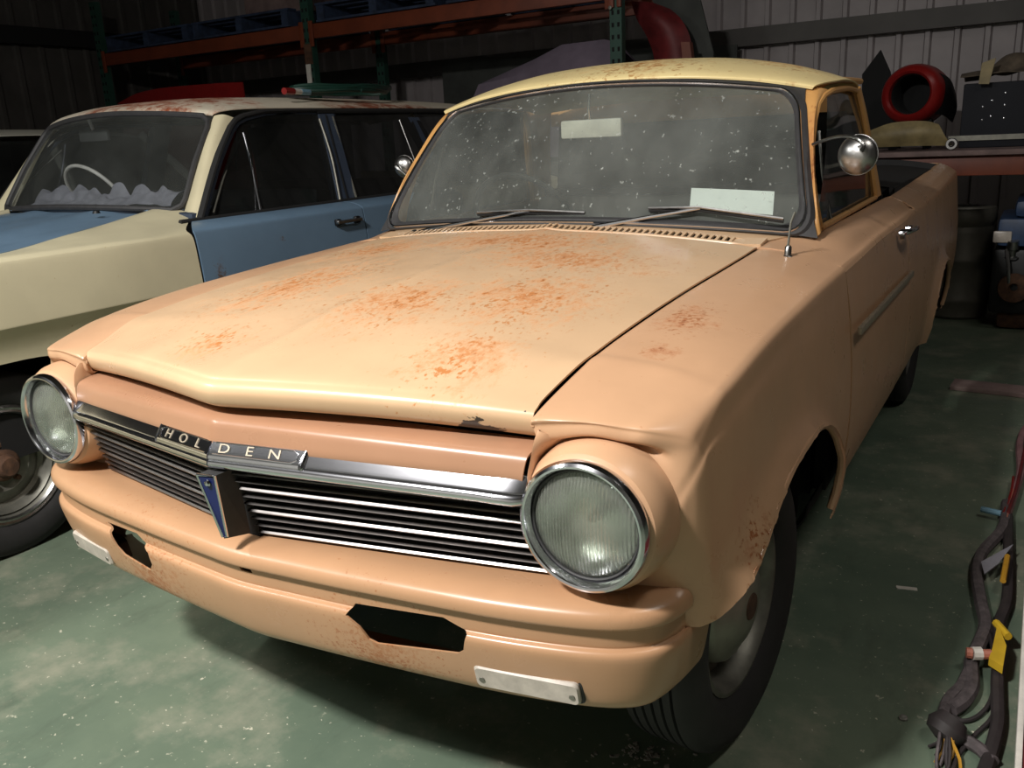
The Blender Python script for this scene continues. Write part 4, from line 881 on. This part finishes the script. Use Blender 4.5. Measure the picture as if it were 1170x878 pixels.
rowsT = [[Vector((c0[0].x-.3, 5.0, zb)), Vector((c0[0].x+.2, 4.98, zb)), Vector((c0[2].x, 4.98, zb)), Vector((c0[3].x+.02, 4.98, zb)), Vector((c0[3].x+.22, 5.0, zb))],
         [Vector((c0[0].x, 5.08, c0[0].z)), Vector((c0[1].x, 5.06, c0[1].z-.1)), Vector((c0[2].x, 5.06, c0[2].z-.15)), Vector((c0[3].x, 5.06, c0[3].z-.15)), Vector((c0[3].x+.14, 5.1, c0[3].z-.2))],
         [Vector((c0[0].x, 5.2, c0[0].z)), c0[1], c0[2], c0[3], Vector((c0[3].x+.08, 5.25, c0[3].z-.02))],
         [Vector((c0[0].x, 5.6, zb+.3)), c0[1]+Vector((0, .4, -.05)), c0[2]+Vector((0, .4, -.05)), c0[3]+Vector((0, .4, -.05)), Vector((c0[3].x+.14, 5.6, c0[3].z-.2))],
         [Vector((c0[0].x-.3, 5.7, zb)), Vector((c0[0].x+.2, 5.7, zb)), Vector((c0[2].x, 5.7, zb)), Vector((c0[3].x+.02, 5.7, zb)), Vector((c0[3].x+.22, 5.7, zb))]]
me_ = []
CT = mesh('cloth_cover', [p for r in rowsT for p in r], grid_faces(5, 5), 'tarp', None, False); solid(CT, .01); tag(CT, 'mauve grey cloth draped over stored goods behind the ute roof', 'cloth')
# red guard panel stored upright on the shelf right of the green post
gp = [[at(722, 2, 'Y', 5.35), at(742, 4, 'Y', 5.3), at(765, 12, 'Y', 5.35)], [at(728, 20, 'Y', 5.3), at(752, 20, 'Y', 5.22), at(778, 24, 'Y', 5.3)], [at(742, 45, 'Y', 5.3), at(764, 42, 'Y', 5.22), at(788, 44, 'Y', 5.3)], [at(750, 80, 'Y', 5.3), at(770, 80, 'Y', 5.24), at(792, 80, 'Y', 5.3)]]
gp.append([Vector((p.x, p.y, ST+.002)) for p in gp[-1]])
GP = sheet('guard_panel', gp, 20, 12, 'red_dull', None, .012); tag(GP, 'faded red car guard standing on the shelf right of the green post', 'car panel')
tag(quadbox('pale_door_skin', [at(742, -6, 'Y', 5.5), at(800, 0, 'Y', 5.5), at(815, 60, 'Y', 5.5), Vector((at(815, 60, 'Y', 5.5).x, 5.5, ST+.002)), Vector((at(772, 60, 'Y', 5.5).x, 5.5, ST+.002)), at(772, 50, 'Y', 5.5)], .02, 'board'), 'dim grey door skin standing behind the faded red guard', 'car panel')
tag(quadbox('orange_block', [at(778, 48, 'Y', 5.15), at(788, 48, 'Y', 5.15), at(791, 72, 'Y', 5.15), Vector((at(791, 72, 'Y', 5.15).x, 5.15, ST+.002)), Vector((at(780, 72, 'Y', 5.15).x, 5.15, ST+.002)), at(780, 72, 'Y', 5.15)], .06, 'orange'), 'slim orange timber offcut standing on the shelf behind the roof', 'offcut')
# right-hand shelf goods
dg = [at(985, 85, 'Y', 5.5), at(1006, 57, 'Y', 5.5), at(1017, 82, 'Y', 5.5), Vector((at(1030, 150, 'Y', 5.5).x, 5.5, ST+.002)), Vector((at(985, 150, 'Y', 5.5).x, 5.5, ST+.002))]
tag(quadbox('black_guard', dg, .03, 'black'), 'black pointed panel standing on the shelf behind the cab', 'car panel')
c = at(1041, 108, 'Y', 5.12); rr0 = .168
RG = root('red_nose_cone', (c.x, 5.3, ST), 'red car nose cone with a round headlamp hole on the shelf', 'car panel')
MB().lathe([(.118, .03), (.122, .07), (.135, .085), (.160, .070), (.178, .03), (.185, -.03), (.187, -.12), (.18, -.20)], (c.x, 5.18, c.z), (-.15, -1, .05), 48).build('lamp_ring', 'red', RG)
MB().lathe([(.118, .03), (.112, .0), (.11, -.20)], (c.x, 5.18, c.z), (-.15, -1, .05), 40).build('lamp_bowl', 'black', RG)
MB().lathe([(.11, -.2), (1e-4, -.2)], (c.x, 5.18, c.z), (-.15, -1, .05), 40).build('bowl_back', 'black', RG)
sheet('nose_side', [[(c.x+.12, 5.16, c.z+.13), (c.x+.17, 5.15, c.z), (c.x+.14, 5.16, c.z-.12)], [(c.x+.20, 5.24, c.z+.08), (c.x+.215, 5.22, c.z-.02), (c.x+.19, 5.24, c.z-.14)], [(c.x+.235, 5.36, c.z-.02), (c.x+.245, 5.34, c.z-.10), (c.x+.225, 5.36, c.z-.18)]], 12, 12, 'blackp', RG, .006)
for sx in (-.1, .1): MB().box((c.x+sx, 5.25, (c.z-.15+ST)/2+.001), (.04, .12, max(.02, c.z-.155-ST))).build('stand_block', 'black', RG, False)
tp = [[at(994, 150, 'Y', 4.92), at(1020, 141, 'Y', 4.9), at(1055, 139, 'Y', 4.9), at(1072, 143, 'Y', 4.92)], [at(995, 158, 'Y', 4.90), at(1020, 154, 'Y', 4.87), at(1055, 151, 'Y', 4.87), at(1078, 153, 'Y', 4.90)], [at(995, 168, 'Y', 4.93), at(1020, 167, 'Y', 4.9), at(1055, 166, 'Y', 4.9), at(1088, 166, 'Y', 4.93)]]
tp = [[Vector((p.x, p.y, max(p.z, ST+.002))) for p in r] for r in tp]
TPn = sheet('tan_panel', tp, 14, 20, 'tan', None, .008); tag(TPn, 'tan curved panel lying on the front of the low shelf', 'car panel')
c = at(1088, 157, 'Y', 4.86)
tag(MB().lathe([(.012, -.02), (.03, -.02), (.034, 0), (.030, .012), (.018, .012), (.012, .002)], (c.x, 4.86, ST+.036), (0, -1, 0), 24).build('chrome_ring', 'chrome_dull'), 'small chrome ring standing on the shelf edge beside the tan panel', 'ring')
t0, t1 = at(1102, 96, 'Y', 5.15), at(1170, 143, 'Y', 5.15)
NB = root('navy_tub', ((t0.x+t1.x)/2, 5.3, ST), 'dark navy tub with bright rivets on the right of the shelf', 'tub')
MB().box(((t0.x+.62+t0.x)/2, 5.3, (t0.z+ST)/2), (.62, .36, t0.z-ST-.002), None, .012).build('tub_body', 'navy', NB)
for (px, py) in ((1123, 122), (1134, 115), (1132, 133), (1122, 137), (1148, 120), (1147, 135), (1149, 106)):
    p = at(px, py, 'Y', 5.118); MB().lathe([(.007, -.004), (.005, .003), (1e-4, .004)], p, (0, -1, 0), 8).build('rivet', 'chrome', NB)
MB().box(((t0.x+.62+t0.x)/2, 5.11, ST+.06), (.74, .012, .03)).build('front_rail', 'steel', NB, False)
rg = random.Random(11); rows = []
for j in range(6):
    rows.append([Vector((t0.x-.02+.78*k/7, 5.08+.09*j, t0.z+.012+.10*sin(pi*k/7)*(.6+.6*rg.random())*sin(pi*(j+.4)/6)+(.05*rg.random()))) for k in range(8)])
tag(sheet('cloth_heap', rows, 30, 40, 'cloth', None, .006), 'heap of dusty cloth on top of the navy tub', 'cloth')
fl_ = [at(1122, 72, 'Y', 5.06), at(1138, 66, 'Y', 5.06), at(1130, 96, 'Y', 5.04), at(1118, 96, 'Y', 5.04)]
tag(quadbox('strap', fl_, .015, 'tan'), 'tan strap hanging down over the front of the navy tub', 'strap')
# below the shelf
kb = Vector((.80, 5.42, 0)); kp = [(1e-4, .0), (.17, .0), (.19, .02), (.19, .10), (.20, .115), (.20, .14), (.19, .155), (.19, .36), (.20, .375), (.20, .40), (.19, .415), (.19, .56), (.185, .58), (.175, .60), (.185, .62), (.195, .64), (.195, .70), (.185, .715), (.17, .71), (.165, .64), (1e-4, .63)]
tag(MB().lathe(kp, kb, (0, 0, 1), 40).build('keg', 'keg'), 'dull metal keg standing on the floor below the shelf', 'keg')
EG = root('engine', (1.22, 5.25, 0), 'old blue engine with silver carburettor parts beside the keg', 'engine')
MB().box((1.215, 5.3, .30), (.42, .56, .40), None, .03).build('block', 'blackp', EG); MB().box((1.235, 5.3, .07), (.36, .5, .13), None, .03).build('sump', 'rustm', EG)
MB().box((1.215, 5.3, .60), (.40, .6, .17), None, .03).build('cylinder_head', 'eblue', EG); MB().box((1.275, 5.3, .74), (.36, .62, .10), None, .035).build('rocker_cover', 'eblue', EG)
MB().lathe([(.0001, .10), (.03, .10), (.035, .05), (.02, .04), (.02, 0), (.04, -.01)], (1.105, 5.02, .46), (0, -.3, 1), 16).build('carburettor', 'chrome_dull', EG)
MB().tube([(1.075, 5.0, .50), (1.095, 4.97, .40), (1.105, 4.98, .30)], .012).build('fuel_pipe', 'chrome_dull', EG)
MB().tube([(1.175, 5.0, .52), (1.215, 4.97, .50), (1.275, 4.98, .44)], .010).build('linkage', 'chrome', EG)
MB().lathe([(.02, 0), (.085, 0), (.09, .015), (.085, .03), (.03, .03)], (1.135, 5.0, .27), (0, -1, 0), 28).build('pulley', 'rustm', EG)
MB().box((1.045, 5.0, .575), (.10, .03, .07), None, .012).build('maker_plate', 'lampw', EG)
# plank on the floor
p0, p1 = at(1088, 438, 'Z', .02), at(1230, 448, 'Z', .02)
tag(MB().box(((p0.x+p1.x)/2, (p0.y+p1.y)/2-.03, .0125), ((p1-p0).length, .14, .023), quat(0, 0, -4), .003).build('plank', 'plank'), 'short pinkish timber plank lying on the floor at the right', 'plank')
# ------------------------------------------------------------------ wiring loom and red box at the right edge
RBX = root('red_cabinet', (1.56, 1.25, 0), 'red steel cabinet with a white edge in the bottom right corner', 'cabinet')
MB().box((1.562, 1.25, .06), (.53, 1.55, .116), None, .006).build('body', 'red_dull', RBX); MB().box((1.2905, 1.25, .108), (.012, 1.55, .020), None, .003).build('edge_trim', 'white', RBX); MB().box((1.562, 1.25, .121), (.52, 1.54, .006)).build('lid', 'red_dull', RBX, False)
LM = root('wiring_loom', (1.17, 1.3, 0), 'grey taped wiring loom with yellow connector lying on the floor', 'wiring')
def P2(l, z): return [at(x, y, 'Z', z+.0) for x, y in l]
def loom(name, l, r, mat, z=.018, n=40):
    MB().tube(curve(P2(l, z), n), r, 8).build(name, mat, LM)
loom('main_bundle', [(1150, 575), (1148, 597), (1140, 612), (1122, 632), (1116, 655), (1121, 690), (1126, 715), (1118, 738), (1110, 758), (1110, 785), (1100, 802), (1086, 812)], .017, 'wire', .018, 60)
loom('branch_bundle', [(1152, 590), (1152, 622), (1152, 660), (1150, 690), (1141, 715), (1142, 742), (1140, 775), (1140, 800), (1140, 830), (1130, 868), (1122, 890)], .015, 'wire_dk', .016, 60)
loom('side_branch', [(1108, 765), (1098, 785), (1084, 800), (1078, 822), (1084, 835), (1100, 845), (1118, 855), (1135, 872)], .014, 'wire', .016, 40)
loom('thin_wire', [(1086, 815), (1100, 824), (1118, 818), (1132, 800), (1138, 770)], .005, 'wire_dk', .008)
loom('thin_wire', [(1140, 800), (1132, 822), (1112, 842), (1096, 862), (1088, 880)], .005, 'wire_dk', .008)
loom('thin_wire', [(1120, 700), (1132, 730), (1136, 752)], .006, 'wire_dk', .02)
loom('thin_wire', [(1148, 690), (1152, 670), (1154, 640)], .007, 'wire_dk', .02)
loom('red_wire', [(1147, 586), (1152, 574), (1156, 560), (1158, 545)], .0045, 'red', .03)
loom('red_wire', [(1150, 592), (1154, 578), (1158, 560)], .004, 'pink', .03)
loom('pink_hose', [(1150, 590), (1158, 566), (1166, 540), (1165, 512), (1169, 494), (1178, 484)], .014, 'pinkw', .02)
loom('red_wire', [(1152, 586), (1162, 556), (1169, 524), (1174, 500)], .006, 'red_dull', .035)
MB().tube(P2([(1121, 582), (1144, 587)], .03), .010, 10).build('blue_sleeve', 'cyan', LM)
MB().tube(P2([(1146, 664), (1151, 636)], .05), .008, 8).build('orange_sleeve', 'ywire', LM)
tg = [at(1121, 642, 'Z', .05), at(1158, 622, 'Z', .05), at(1141, 644, 'Z', .045), at(1125, 656, 'Z', .045)]
mesh('grey_tag', tg+[p-Vector((0, 0, .003)) for p in tg], [(0, 1, 2, 3), (7, 6, 5, 4), (0, 4, 5, 1), (1, 5, 6, 2), (2, 6, 7, 3), (3, 7, 4, 0)], 'grey_pl', LM, False)
yc = [at(1140, 712, 'Z', .06), at(1150, 738, 'Z', .06), at(1146, 762, 'Z', .06), at(1130, 752, 'Z', .06), at(1134, 740, 'Z', .06)]
mesh('yellow_connector', yc+[p-Vector((0, 0, .02)) for p in yc], [(4, 3, 2, 1, 0), (5, 6, 7, 8, 9)]+[(i, (i+1) % 5, 5+(i+1) % 5, 5+i) for i in range(5)], 'yellow', LM, False)
MB().tube(P2([(1104, 746), (1111, 747)], .05), .013, 10).build('red_plug', 'pink', LM); MB().tube(P2([(1111, 747), (1121, 747)], .05), .016, 10).build('white_plug', 'white', LM); MB().tube(P2([(1121, 748), (1132, 748)], .05), .012, 10).build('salmon_plug', 'pink', LM)
MB().tube(P2([(1138, 712), (1152, 728)], .055), .010, 8).build('yellow_plug', 'yellow', LM)
rg = random.Random(2)
for k in range(16):
    a = at(1078+rg.uniform(-8, 14), 824+rg.uniform(-8, 10), 'Z', .03); b = at(1058+rg.uniform(0, 50), 862+rg.uniform(-12, 30), 'Z', .006)
    MB().tube(curve([a, a.lerp(b, .3)+Vector((0, 0, .02)), a.lerp(b, .7)+Vector((rg.uniform(-.01, .01), 0, .004)), b], 8), .0035, 6).build('loose_wire', ['wire_dk', 'wire', 'wire_dk', 'ywire'][k % 4] if k != 5 else 'ywire', LM)
MB().lathe([(1e-4, .03), (.03, .025), (.042, .0), (.035, -.02), (.01, -.03)], at(1082, 832, 'Z', .035), (.4, .6, .6), 14).build('tape_end', 'wire_dk', LM)
# pale crumbs on the floor by the tyre and a pebble
rg = random.Random(9); m = MB()
for k in range(60):
    p = at(735+rg.gauss(0, 24), 862+rg.gauss(0, 7), 'Z', 0); s_ = rg.uniform(.0015, .0045)
    m.box(p+Vector((0, 0, s_*.4)), (s_*2.4, s_*1.6, s_), quat(rg.uniform(-20, 20), rg.uniform(-20, 20), rg.uniform(0, 180)))
tag(m.build('floor_crumbs', 'debris', None, False), 'pale crumbs of broken concrete on the floor beside the front tyre', 'debris', None, 'stuff')
p = at(1032, 822, 'Z', 0)
tag(MB().lathe([(1e-4, .010), (.006, .009), (.010, .004), (.009, 0), (1e-4, 0)], p, (0, 0, 1), 10).build('pebble', 'debris'), 'small tan pebble on the green floor between tyre and loom', 'pebble')
p = at(1036, 673, 'Z', 0)
tag(MB().box(p+Vector((0, 0, .0015)), (.055, .016, .003), quat(0, 0, 12), .001).build('paint_flake', 'white'), 'long white paint flake on the green floor left of the loom', 'paint flake')
for o in list(bpy.data.objects):
    if '_loc' in o: del o['_loc']
